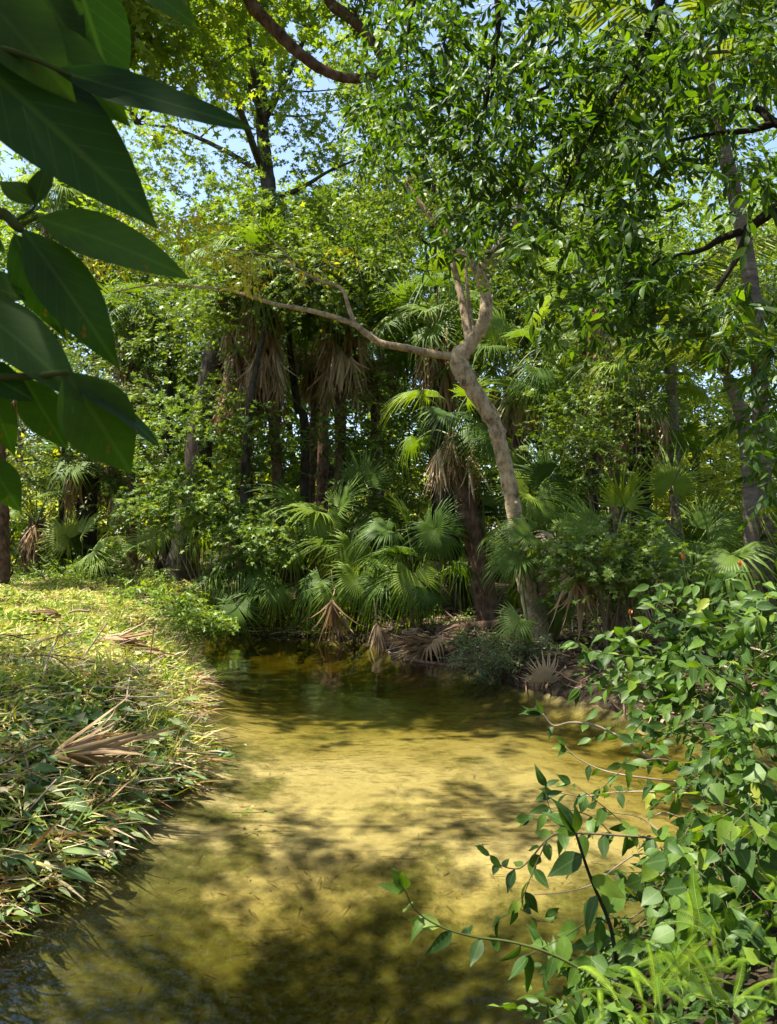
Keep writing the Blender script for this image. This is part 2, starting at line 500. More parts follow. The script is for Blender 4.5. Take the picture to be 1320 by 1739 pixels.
def soil_mat():
    m, ns, ln = newmat('forest_soil')
    tc = nd(ns, 'ShaderNodeTexCoord')
    n1 = nd(ns, 'ShaderNodeTexNoise'); n1.inputs['Scale'].default_value = 9; n1.inputs['Detail'].default_value = 8; n1.inputs['Roughness'].default_value = .75
    ln.new(tc.outputs['Object'], n1.inputs['Vector'])
    cr = ramp(ns, [(.3, (.012, .010, .007)), (.5, (.045, .034, .022)), (.65, (.09, .067, .042)), (.8, (.18, .135, .085))]); ln.new(n1.outputs[0], cr.inputs[0])
    bp = nd(ns, 'ShaderNodeBump'); bp.inputs['Strength'].default_value = .8; bp.inputs['Distance'].default_value = .06; ln.new(n1.outputs[0], bp.inputs['Height'])
    df = nd(ns, 'ShaderNodeBsdfDiffuse'); ln.new(cr.outputs[0], df.inputs[0]); ln.new(bp.outputs[0], df.inputs['Normal'])
    ln.new(df.outputs[0], nd(ns, 'ShaderNodeOutputMaterial').inputs[0])
    return m


def bed_mat():
    m, ns, ln = newmat('creek_sand')
    tc = nd(ns, 'ShaderNodeTexCoord')
    def noise(s, d, r=.55, vec=None):
        n = nd(ns, 'ShaderNodeTexNoise'); n.inputs['Scale'].default_value = s; n.inputs['Detail'].default_value = d; n.inputs['Roughness'].default_value = r
        ln.new(vec if vec else tc.outputs['Object'], n.inputs['Vector']); return n.outputs[0]
    base = ramp(ns, [(.3, (.30, .24, .13)), (.7, (.43, .355, .205))]); ln.new(noise(2.2, 5), base.inputs[0])
    # dark organic flecks lying in ripple troughs
    mp = nd(ns, 'ShaderNodeMapping'); mp.inputs['Scale'].default_value = (5.5, 17, 6); mp.inputs['Rotation'].default_value = (0, 0, .35); ln.new(tc.outputs['Object'], mp.inputs[0])
    fl = nd(ns, 'ShaderNodeMapRange'); fl.inputs[1].default_value = .545; fl.inputs[2].default_value = .61
    ln.new(noise(1.0, 5, .62, mp.outputs[0]), fl.inputs[0])
    den = nd(ns, 'ShaderNodeMapRange'); den.inputs[1].default_value = .38; den.inputs[2].default_value = .6; ln.new(noise(.9, 3), den.inputs[0])
    fm = nd(ns, 'ShaderNodeMath', operation='MULTIPLY'); ln.new(fl.outputs[0], fm.inputs[0]); ln.new(den.outputs[0], fm.inputs[1])
    fk = nd(ns, 'ShaderNodeMath', operation='MULTIPLY'); ln.new(fm.outputs[0], fk.inputs[0]); fk.inputs[1].default_value = .8
    x1 = nd(ns, 'ShaderNodeMix', data_type='RGBA'); ln.new(fk.outputs[0], x1.inputs[0]); ln.new(base.outputs[0], x1.inputs[6]); x1.inputs[7].default_value = (.12, .075, .03, 1)
    # algae and silt: more of it towards the near end of the pool and along the edges
    sx = nd(ns, 'ShaderNodeSeparateXYZ'); ln.new(tc.outputs['Object'], sx.inputs[0])
    near = nd(ns, 'ShaderNodeMapRange'); near.inputs[1].default_value = 5.6; near.inputs[2].default_value = 3.6; ln.new(sx.outputs[1], near.inputs[0])
    at = nd(ns, 'ShaderNodeAttribute', attribute_name='rnd')
    s1 = nd(ns, 'ShaderNodeMath', operation='MULTIPLY_ADD'); ln.new(near.outputs[0], s1.inputs[0]); s1.inputs[1].default_value = .34; ln.new(noise(1.5, 6, .65), s1.inputs[2])
    s2 = nd(ns, 'ShaderNodeMath', operation='MULTIPLY_ADD'); ln.new(at.outputs['Fac'], s2.inputs[0]); s2.inputs[1].default_value = .22; ln.new(s1.outputs[0], s2.inputs[2])
    al = nd(ns, 'ShaderNodeMapRange'); al.inputs[1].default_value = .54; al.inputs[2].default_value = .68; al.inputs[4].default_value = .92; ln.new(s2.outputs[0], al.inputs[0])
    ac = ramp(ns, [(.3, (.035, .032, .012)), (.5, (.08, .075, .025)), (.7, (.13, .14, .05)), (.8, (.2, .2, .09))]); ln.new(noise(11, 6, .7), ac.inputs[0])
    x2 = nd(ns, 'ShaderNodeMix', data_type='RGBA'); ln.new(al.outputs[0], x2.inputs[0]); ln.new(x1.outputs[2], x2.inputs[6]); ln.new(ac.outputs[0], x2.inputs[7])
    mo = nd(ns, 'ShaderNodeMapRange'); mo.inputs[1].default_value = .50; mo.inputs[2].default_value = .66; mo.inputs[4].default_value = .55; ln.new(noise(3.6, 7, .68), mo.inputs[0])
    x3 = nd(ns, 'ShaderNodeMix', data_type='RGBA'); ln.new(mo.outputs[0], x3.inputs[0]); ln.new(x2.outputs[2], x3.inputs[6]); x3.inputs[7].default_value = (.13, .105, .045, 1); x2 = x3
    bp = nd(ns, 'ShaderNodeBump'); bp.inputs['Strength'].default_value = .6; bp.inputs['Distance'].default_value = .04; ln.new(noise(10, 6), bp.inputs['Height'])
    df = nd(ns, 'ShaderNodeBsdfDiffuse'); ln.new(x2.outputs[2], df.inputs[0]); ln.new(bp.outputs[0], df.inputs['Normal'])
    ln.new(df.outputs[0], nd(ns, 'ShaderNodeOutputMaterial').inputs[0])
    return m


def water_mat():
    m, ns, ln = newmat('amber_creek_water')
    tc = nd(ns, 'ShaderNodeTexCoord')
    def noise(s, d, st=(1, 1, 1)):
        mp = nd(ns, 'ShaderNodeMapping'); mp.inputs['Scale'].default_value = st; ln.new(tc.outputs['Object'], mp.inputs[0])
        n = nd(ns, 'ShaderNodeTexNoise'); n.inputs['Scale'].default_value = s; n.inputs['Detail'].default_value = d; ln.new(mp.outputs[0], n.inputs['Vector']); return n.outputs[0]
    big = noise(1.6, 1); fine = noise(16, 3, (1, .7, 1))
    patch = nd(ns, 'ShaderNodeMapRange'); patch.inputs[1].default_value = .8; patch.inputs[2].default_value = .6; ln.new(noise(.8, 3), patch.inputs[0])
    fm = nd(ns, 'ShaderNodeMath', operation='MULTIPLY'); ln.new(fine, fm.inputs[0]); ln.new(patch.outputs[0], fm.inputs[1])
    sy = nd(ns, 'ShaderNodeSeparateXYZ'); ln.new(tc.outputs['Object'], sy.inputs[0])
    calm = nd(ns, 'ShaderNodeMapRange'); calm.inputs[1].default_value = 10.0; calm.inputs[2].default_value = 5.5; calm.inputs[3].default_value = .12; ln.new(sy.outputs[1], calm.inputs[0])
    fc = nd(ns, 'ShaderNodeMath', operation='MULTIPLY'); ln.new(fm.outputs[0], fc.inputs[0]); ln.new(calm.outputs[0], fc.inputs[1]); fm = fc
    h = nd(ns, 'ShaderNodeMath', operation='MULTIPLY_ADD'); ln.new(fm.outputs[0], h.inputs[0]); h.inputs[1].default_value = .8; ln.new(big, h.inputs[2])
    bp = nd(ns, 'ShaderNodeBump'); bp.inputs['Strength'].default_value = .3; bp.inputs['Distance'].default_value = .05; ln.new(h.outputs[0], bp.inputs['Height'])
    tr = nd(ns, 'ShaderNodeBsdfTransparent')
    gl = nd(ns, 'ShaderNodeBsdfAnisotropic'); gl.inputs[0].default_value = (1, 1, 1, 1); gl.inputs['Roughness'].default_value = .03; ln.new(bp.outputs[0], gl.inputs['Normal'])
    fr = nd(ns, 'ShaderNodeFresnel'); fr.inputs['IOR'].default_value = 1.33; ln.new(bp.outputs[0], fr.inputs['Normal'])
    ms = nd(ns, 'ShaderNodeMixShader'); ln.new(fr.outputs[0], ms.inputs[0]); ln.new(tr.outputs[0], ms.inputs[1]); ln.new(gl.outputs[0], ms.inputs[2])
    va = nd(ns, 'ShaderNodeVolumeAbsorption'); va.inputs['Color'].default_value = (.565, .55, .09, 1); va.inputs['Density'].default_value = 2.0
    out = nd(ns, 'ShaderNodeOutputMaterial'); ln.new(ms.outputs[0], out.inputs[0]); ln.new(va.outputs[0], out.inputs['Volume'])
    return m


M['soil'] = soil_mat(); M['bed'] = bed_mat(); M['water'] = water_mat()

# ------------------------------------------------------------------ terrain
CREEK = np.array([(-2.3, 1.6), (-2.15, 3.2), (-2.06, 4.0), (-1.86, 4.5), (-1.80, 5.3), (-1.78, 5.9), (-1.62, 6.4), (-1.66, 6.95), (-1.98, 7.9), (-2.25, 9.2),
                  (-2.75, 11.2), (-3.3, 13.0), (-3.9, 15.0), (-4.6, 16.1), (-3.7, 16.6), (-2.0, 16.2), (-.7, 15.7), (.2, 14.0), (1.1, 12.4), (1.75, 10.7), (2.5, 9.6),
                  (3.0, 8.6), (4.0, 7.7), (7, 7.3), (13, 8.5), (13, 5.2), (6, 5.4), (3.6, 5.2), (2.3, 4.8), (1.62, 4.35), (1.2, 3.85), (.85, 3.4), (.55, 3.0), (.3, 1.6)])


def poly_sd(px, py, poly):
    d = np.full(px.shape, 1e9); ins = np.zeros(px.shape, bool)
    n = len(poly)
    for i in range(n):
        a, b = poly[i], poly[(i + 1) % n]
        ex, ey = b - a
        wx, wy = px - a[0], py - a[1]
        t = np.clip((wx * ex + wy * ey) / (ex * ex + ey * ey), 0, 1)
        d = np.minimum(d, np.hypot(wx - t * ex, wy - t * ey))
        c = ((a[1] <= py) != (b[1] <= py)) & (px < (b[0] - a[0]) * (py - a[1]) / (b[1] - a[1] + 1e-12) + a[0])
        ins ^= c
    return np.where(ins, -d, d)


_ph = R.uniform(0, 6.28, (10, 2)); _fr = R.uniform(.5, 3.8, (10, 2)) * np.sign(R.standard_normal((10, 2)))


def wob(x, y):
    s = 0
    for k in range(10):
        s = s + np.sin(x * _fr[k, 0] + y * _fr[k, 1] * .9 + _ph[k, 0]) / (1 + abs(_fr[k, 0]))
    return s / 4


def ground_z(x, y, which='both'):
    x = np.asarray(x, float); y = np.asarray(y, float)
    d = poly_sd(x, y, CREEK) + .07 * wob(x * 2.2, y * 2.2) + .03 * wob(x * 7, y * 7)
    left = 1 / (1 + np.exp((x + 1.2 + 0.12 * (y - 5)) * 4)) * (y < 19)
    near_r = 1 / (1 + np.exp(-(x - .4) * 4)) * (y < 5.6)
    h = .42 + .5 * left + .25 * near_r
    s = .55 + .22 * left + .1 * near_r
    rough = .09 + .11 * left
    out = h * (1 - np.exp(-np.maximum(d, 0) / s)) + np.minimum(np.maximum(d, 0), 1) * (rough * wob(x * 1.4, y * 1.4) + .05 * left * wob(x * 4.3, y * 4.3)) + .012 * np.maximum(d - 2, 0) * (y > 10)
    dp = np.clip(-d, 0, 3)
    nearp = np.clip((5.3 - y) / 2.0, 0, 1)
    farp = np.clip((y - 7.2) / 7, 0, 1); rightp = np.clip((x - 1.4) / 1.5, 0, 1)
    ins = -(.15 + .5 * nearp + .36 * farp + .2 * rightp) * (1 - np.exp(-dp / .4)) - .03 * wob(x * 2, y * 2) * np.minimum(dp, 1)
    if which == 'bank':
        return np.where(d > 0, out, d * 3.2)
    if which == 'bed':
        return np.where(d > 0, -d * .5, ins)
    return np.where(d > 0, out, ins)


def gz(x, y):
    return float(ground_z(np.array([x]), np.array([y]))[0])


def on_ground(x, y, dz=0.0):
    return np.array([x, y, gz(x, y) + dz])


def terrain():
    xs = np.concatenate([np.linspace(-400, -40, 10), np.linspace(-34, -10, 17), np.arange(-9.2, 14.2, .11), np.linspace(15, 40, 17), np.linspace(50, 400, 10)])
    ys = np.concatenate([np.linspace(-200, -8, 8), np.linspace(-4, 1.2, 6), np.arange(1.4, 20, .11), np.linspace(21, 60, 26), np.linspace(75, 700, 14)])
    X, Y = np.meshgrid(xs, ys)
    n = len(xs)
    i = np.arange(len(ys) - 1)[:, None] * n + np.arange(n - 1)[None]
    Q = np.stack([i, i + 1, i + n + 1, i + n], -1).reshape(-1, 4)
    D_ = poly_sd(X, Y, CREEK).ravel()
    dc = D_[Q].mean(1)
    for name, which, sel, mat in (('ground', 'bank', dc > -.5, M['soil']), ('creek_bed', 'bed', dc < .4, M['bed'])):
        V = np.stack([X, Y, ground_z(X, Y, which)], -1).reshape(-1, 3)
        u, inv = np.unique(Q[sel], return_inverse=True)
        g = Geo()
        g.add(V[u], None, inv.reshape(-1, 4), np.clip(1 + D_[u] / .9, 0, 1))
        tag(g.build(name, mat, smooth=True), kind='structure')


terrain()
g = Geo()
b = CREEK.mean(0)
wp = CREEK.copy()
# the sheet of water reaches a little into the banks
e = np.roll(wp, -1, 0) - np.roll(wp, 1, 0)
nrm = np.stack([e[:, 1], -e[:, 0]], 1); nrm /= np.linalg.norm(nrm, axis=1)[:, None]
if poly_sd(np.array([wp[5, 0] + nrm[5, 0] * .1]), np.array([wp[5, 1] + nrm[5, 1] * .1]), CREEK)[0] < 0: nrm = -nrm
wp = wp + nrm * .3
bm_v = [(x, y, 0.0) for x, y in wp] + [(x, y, -1.6) for x, y in wp]
n = len(wp)
me = bpy.data.meshes.new('water')
area = 0.5 * np.sum(wp[:, 0] * np.roll(wp[:, 1], -1) - np.roll(wp[:, 0], -1) * wp[:, 1])
top = list(range(n)) if area > 0 else list(range(n))[::-1]
faces = [top, [i + n for i in top[::-1]]]
for k in range(n):
    i, j = top[k], top[(k + 1) % n]
    faces.append([i, i + n, j + n, j])
me.from_pydata(bm_v, [], faces); me.materials.append(M['water'])
water = bpy.data.objects.new('water', me); COL.objects.link(water); tag(water, kind='structure')

# sandy path behind the right-hand palms
def path():
    m, ns, ln = newmat('pale_path')
    tc = nd(ns, 'ShaderNodeTexCoord'); nz = nd(ns, 'ShaderNodeTexNoise'); nz.inputs['Scale'].default_value = 6; nz.inputs['Detail'].default_value = 7; ln.new(tc.outputs['Object'], nz.inputs['Vector'])
    cr = ramp(ns, [(.35, (.22, .16, .11)), (.6, (.45, .36, .27))]); ln.new(nz.outputs[0], cr.inputs[0])
    df = nd(ns, 'ShaderNodeBsdfDiffuse'); ln.new(cr.outputs[0], df.inputs[0]); ln.new(df.outputs[0], nd(ns, 'ShaderNodeOutputMaterial').inputs[0])
    c = spline([(1.5, 18.0), (4.5, 16.6), (8, 15.4), (13, 14.6), (22, 15)], 12)
    t = norm(np.gradient(c, axis=0)); nn = np.stack([-t[:, 1], t[:, 0]], 1)
    V = []
    ws_ = np.linspace(-.75, .75, 7)
    for p, q in zip(c, nn):
        for w in ws_:
            x, y = p + q * w * (1 + .15 * math.sin(p[0] * 3 + w))
            V.append((x, y, gz(x, y) + .03))
    k = len(ws_)
    Q = [(i * k + j, i * k + j + 1, (i + 1) * k + j + 1, (i + 1) * k + j) for i in range(len(c) - 1) for j in range(k - 1)]
    g = Geo(); g.add(V, None, np.array(Q)[:, ::-1]); tag(g.build('path', m, smooth=True), kind='structure')
path()

# ------------------------------------------------------------------ frond templates
def fan_mesh(name, mat, n=34, spread=250, split=.5, droop=.5, cup=.15, jit=.05, short=.72, recurve=.25):
    g = Geo()
    sp = math.radians(spread); da = sp / n / 2
    st = [.03, .28, split, split + (1 - split) * .4, split + (1 - split) * .75, 1.0]
    for k in range(n):
        th = -sp / 2 + (k + .5) * 2 * da
        fr_ = abs(th) / (sp / 2)
        L = (1 - (1 - short) * fr_ ** 1.5) * R.uniform(.93, 1.04)
        if R.random() < .04: continue
        dj = droop * R.uniform(.4, 1.7); aj = R.normal(0, jit)
        if R.random() < .06: L *= R.uniform(.55, .8)
        V = []
        for r in st:
            rr = r * L
            out = max(r - split, 0) / (1 - split)
            a = th + aj * out
            hw = da * .99 if r <= split else da * split / r * max(1 - out, .02) * .98
            zc = -dj * .55 * out ** 1.6 - recurve * rr * rr * max(math.cos(th), -.2) + cup * rr * abs(math.sin(th)) ** 2
            rad = rr * (1 - .12 * dj * out * out)
            fold = .35 * rr * math.sin(hw)
            for s_, z_ in ((-1, -fold), (0, fold), (1, -fold)):
                V.append((rad * math.cos(a + s_ * hw), rad * math.sin(a + s_ * hw), zc + z_))
        Q = []
        for i in range(len(st) - 1):
            for c in (0, 1):
                Q.append((i * 3 + c, i * 3 + 3 + c, i * 3 + 4 + c, i * 3 + 1 + c))
        g.add(V, None, Q, R.random())
    return g.mesh(name, mat)


def dead_fan_mesh(name, mat, n=30, cone=.35, jit=.12):
    """a dead fan frond hanging folded: strips fall along +X from the hub"""
    g = Geo()
    for k in range(n):
        a = R.uniform(0, 2 * math.pi); c = cone * math.sqrt(R.random())
        L = R.uniform(.7, 1.05); w = R.uniform(.018, .035)
        side = np.array([0, math.cos(a), math.sin(a) * .5])
        sd = np.array([0, -math.sin(a), math.cos(a)])
        V = []
        b = R.normal(0, jit, 3)
        for i, t in enumerate((0, .3, .6, .85, 1)):
            sp_ = c * (min(t / .45, 1) - .25 * max(t - .55, 0))
            p = np.array([t * L - .12 * math.sin(min(t * 4, 3.14)), 0, 0]) + side * sp_ + b * t * t * .8
            ww = w * (1.3 if i == 1 else 1.0) * (1 - .9 * max(t - .6, 0) / .4)
            V += [p - sd * ww, p + side * ww * .7, p + sd * ww]
        Q = [(i * 3 + c_, i * 3 + 3 + c_, i * 3 + 4 + c_, i * 3 + 1 + c_) for i in range(4) for c_ in (0, 1)]
        g.add(V, None, Q, R.random())
    return g.mesh(name, mat)


def pinnate_mesh(name, mat, n=40, wl=.28, arch=.5, ldroop=.6, lw=.018, flat=False, start=.12):
    """feather frond along +X, length 1; returns blade mesh and the rachis points"""
    t = np.linspace(0, 1, 14)
    rp = np.stack([t - .18 * arch * t ** 3, 0 * t, .10 * arch * t - arch * .62 * t ** 2.4], 1)
    g = Geo()
    for k in range(n):
        u = start + (1 - start) * k / (n - 1)
        p = np.array([np.interp(u, t, rp[:, j]) for j in range(3)])
        tg = norm(np.array([np.interp(min(u + .03, 1), t, rp[:, j]) for j in range(3)]) - np.array([np.interp(u - .03, t, rp[:, j]) for j in range(3)]))
        ll = wl * (math.sin(math.pi * (.12 + .83 * (u - start) / (1 - start))) ** .7) * (1 if flat else R.uniform(.8, 1.15))
        for s_ in (-1, 1):
            lift = 0 if flat else R.uniform(-.3, .55)
            d = norm(np.array([.0, s_, lift]) + tg * (.25 if flat else R.uniform(.35, .8)))
            V = []
            wd = norm(np.cross(d, [0, 0, 1]) if flat else np.cross(d, [0.2, 0, 1]))
            for i, q in enumerate((0, .45, 1)):
                c = p + d * ll * q + np.array([0, 0, -ldroop * ll * q * q])
                w = lw * (1.0, 1.0, .12)[i] * (1 if not flat else (1.2, 1, .25)[i])
                V += [c - wd * w, c + wd * w]
            g.add(V, None, [(0, 1, 3, 2), (2, 3, 5, 4)], R.random())
    return g.mesh(name, mat), rp


FAN = [fan_mesh('fan_blade', M['fan'], droop=.45, spread=250, split=.42, n=40, jit=.08),
       fan_mesh('fan_blade', M['fan'], droop=.95, spread=270, n=44, recurve=.4, split=.45, jit=.08),
       fan_mesh('fan_blade', M['fan'], droop=1.35, spread=230, n=36, recurve=.5, split=.38, jit=.1),
       fan_mesh('fan_blade', M['fan'], droop=.3, spread=200, n=34, cup=.3, recurve=.1, split=.45, jit=.07),
       fan_mesh('fan_blade', M['fan'], droop=.7, spread=300, n=46, recurve=.25, split=.36, jit=.1)]
FANB = [fan_mesh('fan_blade', M['fan_bright'], droop=.3, spread=210, n=26, recurve=.2, cup=.3), fan_mesh('fan_blade', M['fan_bright'], droop=.6, spread=260)]
DEAD = [dead_fan_mesh('dead_blade', M['fan_dead'], n=n_, cone=c, jit=j) for n_, c, j in ((30, .13, .2), (24, .2, .3), (34, .28, .22), (20, .16, .34), (28, .22, .16), (18, .12, .4), (26, .32, .3))]
DEADF = fan_mesh('dead_blade', M['fan_dead'], droop=.7, spread=200, n=26, jit=.12, recurve=.4)
PIN, PIN_R = pinnate_mesh('feather_blade', M['pinnate'], n=62, wl=.27, arch=.9, ldroop=.95, lw=.0085)
PIN2, PIN2_R = pinnate_mesh('feather_blade', M['pinnate'], n=60, wl=.25, arch=1.35, ldroop=1.1, lw=.0085)
FERN = [pinnate_mesh('fern_blade', M['fern'], n=44, wl=.085, arch=a, ldroop=.3, lw=.0058, flat=True, start=.08) for a in (.5, .9, 1.3)]


def stalk_mesh(pts, r, mat, base=(0, 0, 0), sides=5):
    g = Geo(); tube(g, pts, r, sides); return g.mesh('stalk', mat, base)


PIN_ST = [stalk_mesh(rp, np.linspace(.013, .003, len(rp)), M['stalk']) for rp in (PIN_R, PIN2_R)]
FERN_ST = [stalk_mesh(f[1], np.linspace(.006, .002, len(f[1])), M['stalk'], sides=4) for f in FERN]


def img_axis(ang, tilt):
    a, t = math.radians(ang), math.radians(tilt)
    return math.cos(t) * (math.cos(a) * _R + math.sin(a) * _U) - math.sin(t) * _F


def frond(parent, crown, hub, A, size, mesh=None, N=None, dead=False, stalk=True, jn=.25):
    """one fan frond: its blade at the hub and its stalk from the palm's heart"""
    if mesh is None:
        mesh = DEAD[R.integers(len(DEAD))] if dead else FAN[R.integers(len(FAN))]
    if N is None:
        N = np.array([0, -.55, .85]) + R.normal(0, jn, 3)
    o = put('dead_frond' if dead else 'frond', mesh, parent, hub, A, N, size * np.array([1, R.uniform(.85, 1.1), 1]))
    if stalk:
        hub = np.asarray(hub, float); crown = np.asarray(crown, float)
        L = np.linalg.norm(hub - crown)
        mid = (hub + crown) / 2 + np.array([0, 0, .16 * L]) if not dead else (hub + crown) / 2 + np.array([0, 0, .28 * L])
        pts = spline([crown, mid, hub], 4)
        # parented below the frond, in the frond's own frame
        sm = stalk_mesh(pts, np.linspace(.022, .012, len(pts)), M['stalk_dead'] if dead else M['stalk'])
        s = bpy.data.objects.new('stalk', sm); COL.objects.link(s); s.parent = o
        q = o.rotation_quaternion.to_matrix().to_4x4()
        mw = Matrix.Translation(Vector(hub)) @ q @ Matrix.Diagonal((*o.scale, 1))
        s.matrix_parent_inverse = mw.inverted()
    return o


def fan_palm(label, base, fronds, n_rand=0, heart=None, size=.9, rise=(-10, 75), reach=(.6, 1.1), name='fan_palm', trunk_r=.10, group=None, dead_n=0, meshes=None, toward=None):
    """low fan palm: fronds = [(px, py, depth, ang, tilt, size, kind)] plus n_rand scattered ones"""
    base = np.asarray(base, float)
    t = thing(name, label, 'palm', base, group)
    heart = base + np.array([0, 0, .5]) if heart is None else np.asarray(heart, float)
    g = Geo()
    pts = spline([base - [0, 0, .15], base * .5 + heart * .5 + R.normal(0, .03, 3), heart], 5)
    tube(g, pts, np.linspace(trunk_r * 1.25, trunk_r, len(pts)), 9, .12)
    g.build('trunk', M['bark_brown'], t)
    for f in fronds:
        x, y, d, ang, tilt, s = f[:6]
        k = f[6] if len(f) > 6 else ''
        frond(t, heart, P(x, y, d), img_axis(ang, tilt), s,
              mesh=(FANB[0] if k == 'b' else FANB[1] if k == 'B' else DEADF if k == 'D' else FAN[int(k)] if k in ('0', '1', '2', '3', '4') else None), dead=k in ('d', 'D'))
    for i in range(n_rand):
        az = R.uniform(0, 2 * math.pi) if toward is None else R.normal(toward, 1.0)
        el = math.radians(R.uniform(*rise)); L = R.uniform(*reach)
        dr = np.array([math.cos(az) * math.cos(el), math.sin(az) * math.cos(el), math.sin(el)])
        hub = heart + dr * L
        A = dr * 1.0 + np.array([0, 0, -.55 - .25 * math.cos(el)])
        if meshes is None and R.random() < .14:
            frond(t, heart, hub - np.array([0, 0, .2]), A + np.array([0, 0, -.8]), size * .85, mesh=DEADF, dead=True); continue
        frond(t, heart, hub, A, size * R.uniform(.8, 1.15), N=np.array([0, 0, 1.0]) + dr * .25 + R.normal(0, .2, 3), mesh=None if meshes is None else meshes[R.integers(len(meshes))])
    for i in range(dead_n):
        az = R.uniform(0, 2 * math.pi)
        dr = np.array([math.cos(az), math.sin(az), 0])
        hub = heart + dr * R.uniform(.2, .45) + [0, 0, R.uniform(-.25, .1)]
        frond(t, heart, hub, np.array([0, 0, -1]) + dr * .15, size * R.uniform(.7, 1), N=dr, dead=True)
    return t


def skirt_palm(label, trunk, r, n_green, n_dead, size=1.05, drop=1.6, bark='bark_brown', group=None, name='cabbage_palm', rise=(-35, 75), skirt_r=.38):
    """tall fan palm: trunk points (base first), a round head of fronds and a hanging skirt of dead ones"""
    tr = np.asarray(trunk, float)
    t = thing(name, label, 'palm', tr[0], group)
    g = Geo(); pts = spline(tr, 8)
    rr = np.linspace(r * 1.15, r * .9, len(pts))
    tube(g, pts, rr, 14, .05)
    nb = 70
    ii = R.integers(2, len(pts) - 1, nb); az_ = R.uniform(0, 2 * math.pi, nb)
    dr_ = np.stack([np.cos(az_), np.sin(az_), np.zeros(nb)], 1)
    scatter(g, leaf_grid(2, .5, .3, .6, .1), pts[ii] + dr_ * (rr[ii] * .9)[:, None], dr_ * .45 + UP * 1.0, dr_, R.uniform(.12, .3, nb))
    g.build('trunk', M[bark], t, smooth=True)
    top = tr[-1]
    for i in range(n_green):
        az = i * 2.4 + R.uniform(-.4, .4); el = math.radians(rise[0] + (rise[1] - rise[0]) * ((i + .5) / n_green) ** .8)
        dr = np.array([math.cos(az) * math.cos(el), math.sin(az) * math.cos(el), math.sin(el)])
        hub = top + dr * R.uniform(.8, 1.25)
        frond(t, top, hub, dr + np.array([0, 0, -.6]), size * R.uniform(.85, 1.1), N=np.array([0, 0, 1.]) + dr * .3 + R.normal(0, .2, 3))
    for i in range(n_dead):
        az = i * 2.4 + R.uniform(-.4, .4); z = -R.random() * drop
        dr = np.array([math.cos(az), math.sin(az), 0])
        a = np.array([np.interp(top[2] + z, tr[:, 2], tr[:, j]) if tr[-1, 2] > tr[0, 2] else top[j] for j in range(3)])
        hub = a + dr * (skirt_r * R.uniform(.6, 1.2)) + [0, 0, R.uniform(-.1, .25)]
        frond(t, a, hub, np.array([0, 0, -1.0]) + dr * R.uniform(-.05, .25) + R.normal(0, .06, 3), size * R.uniform(.7, 1.05), N=dr, dead=True, stalk=R.random() < .5)
    return t


def feather_palm(label, trunk, r, fronds, length=3.2, bark='bark_palm'):
    tr = np.asarray(trunk, float)
    t = thing('feather_palm', label, 'palm', tr[0])
    g = Geo(); pts = spline(tr, 10)
    tube(g, pts, np.linspace(r * 1.1, r * .85, len(pts)), 14, .025); g.build('trunk', M[bark], t, smooth=True)
    top = tr[-1]
    for az, el, L in fronds:
        az, el = math.radians(az), math.radians(el)
        dr = np.array([math.cos(az) * math.cos(el), math.sin(az) * math.cos(el), math.sin(el)])
        k = int(R.random() < .5)
        o = put('frond', (PIN, PIN2)[k], t, top + dr * .1, dr, UP, length * L)
        s = put('stalk', PIN_ST[k], o)
    return t


# ------------------------------------------------------------------ trees
LD = leaf_dia(.5)
LD_N = leaf_dia(.3)
LS = leaf_star(5)
LG = leaf_grid(3, .42, .42, .2, .2)
LN = leaf_grid(3, .36, .45, .18, .2)


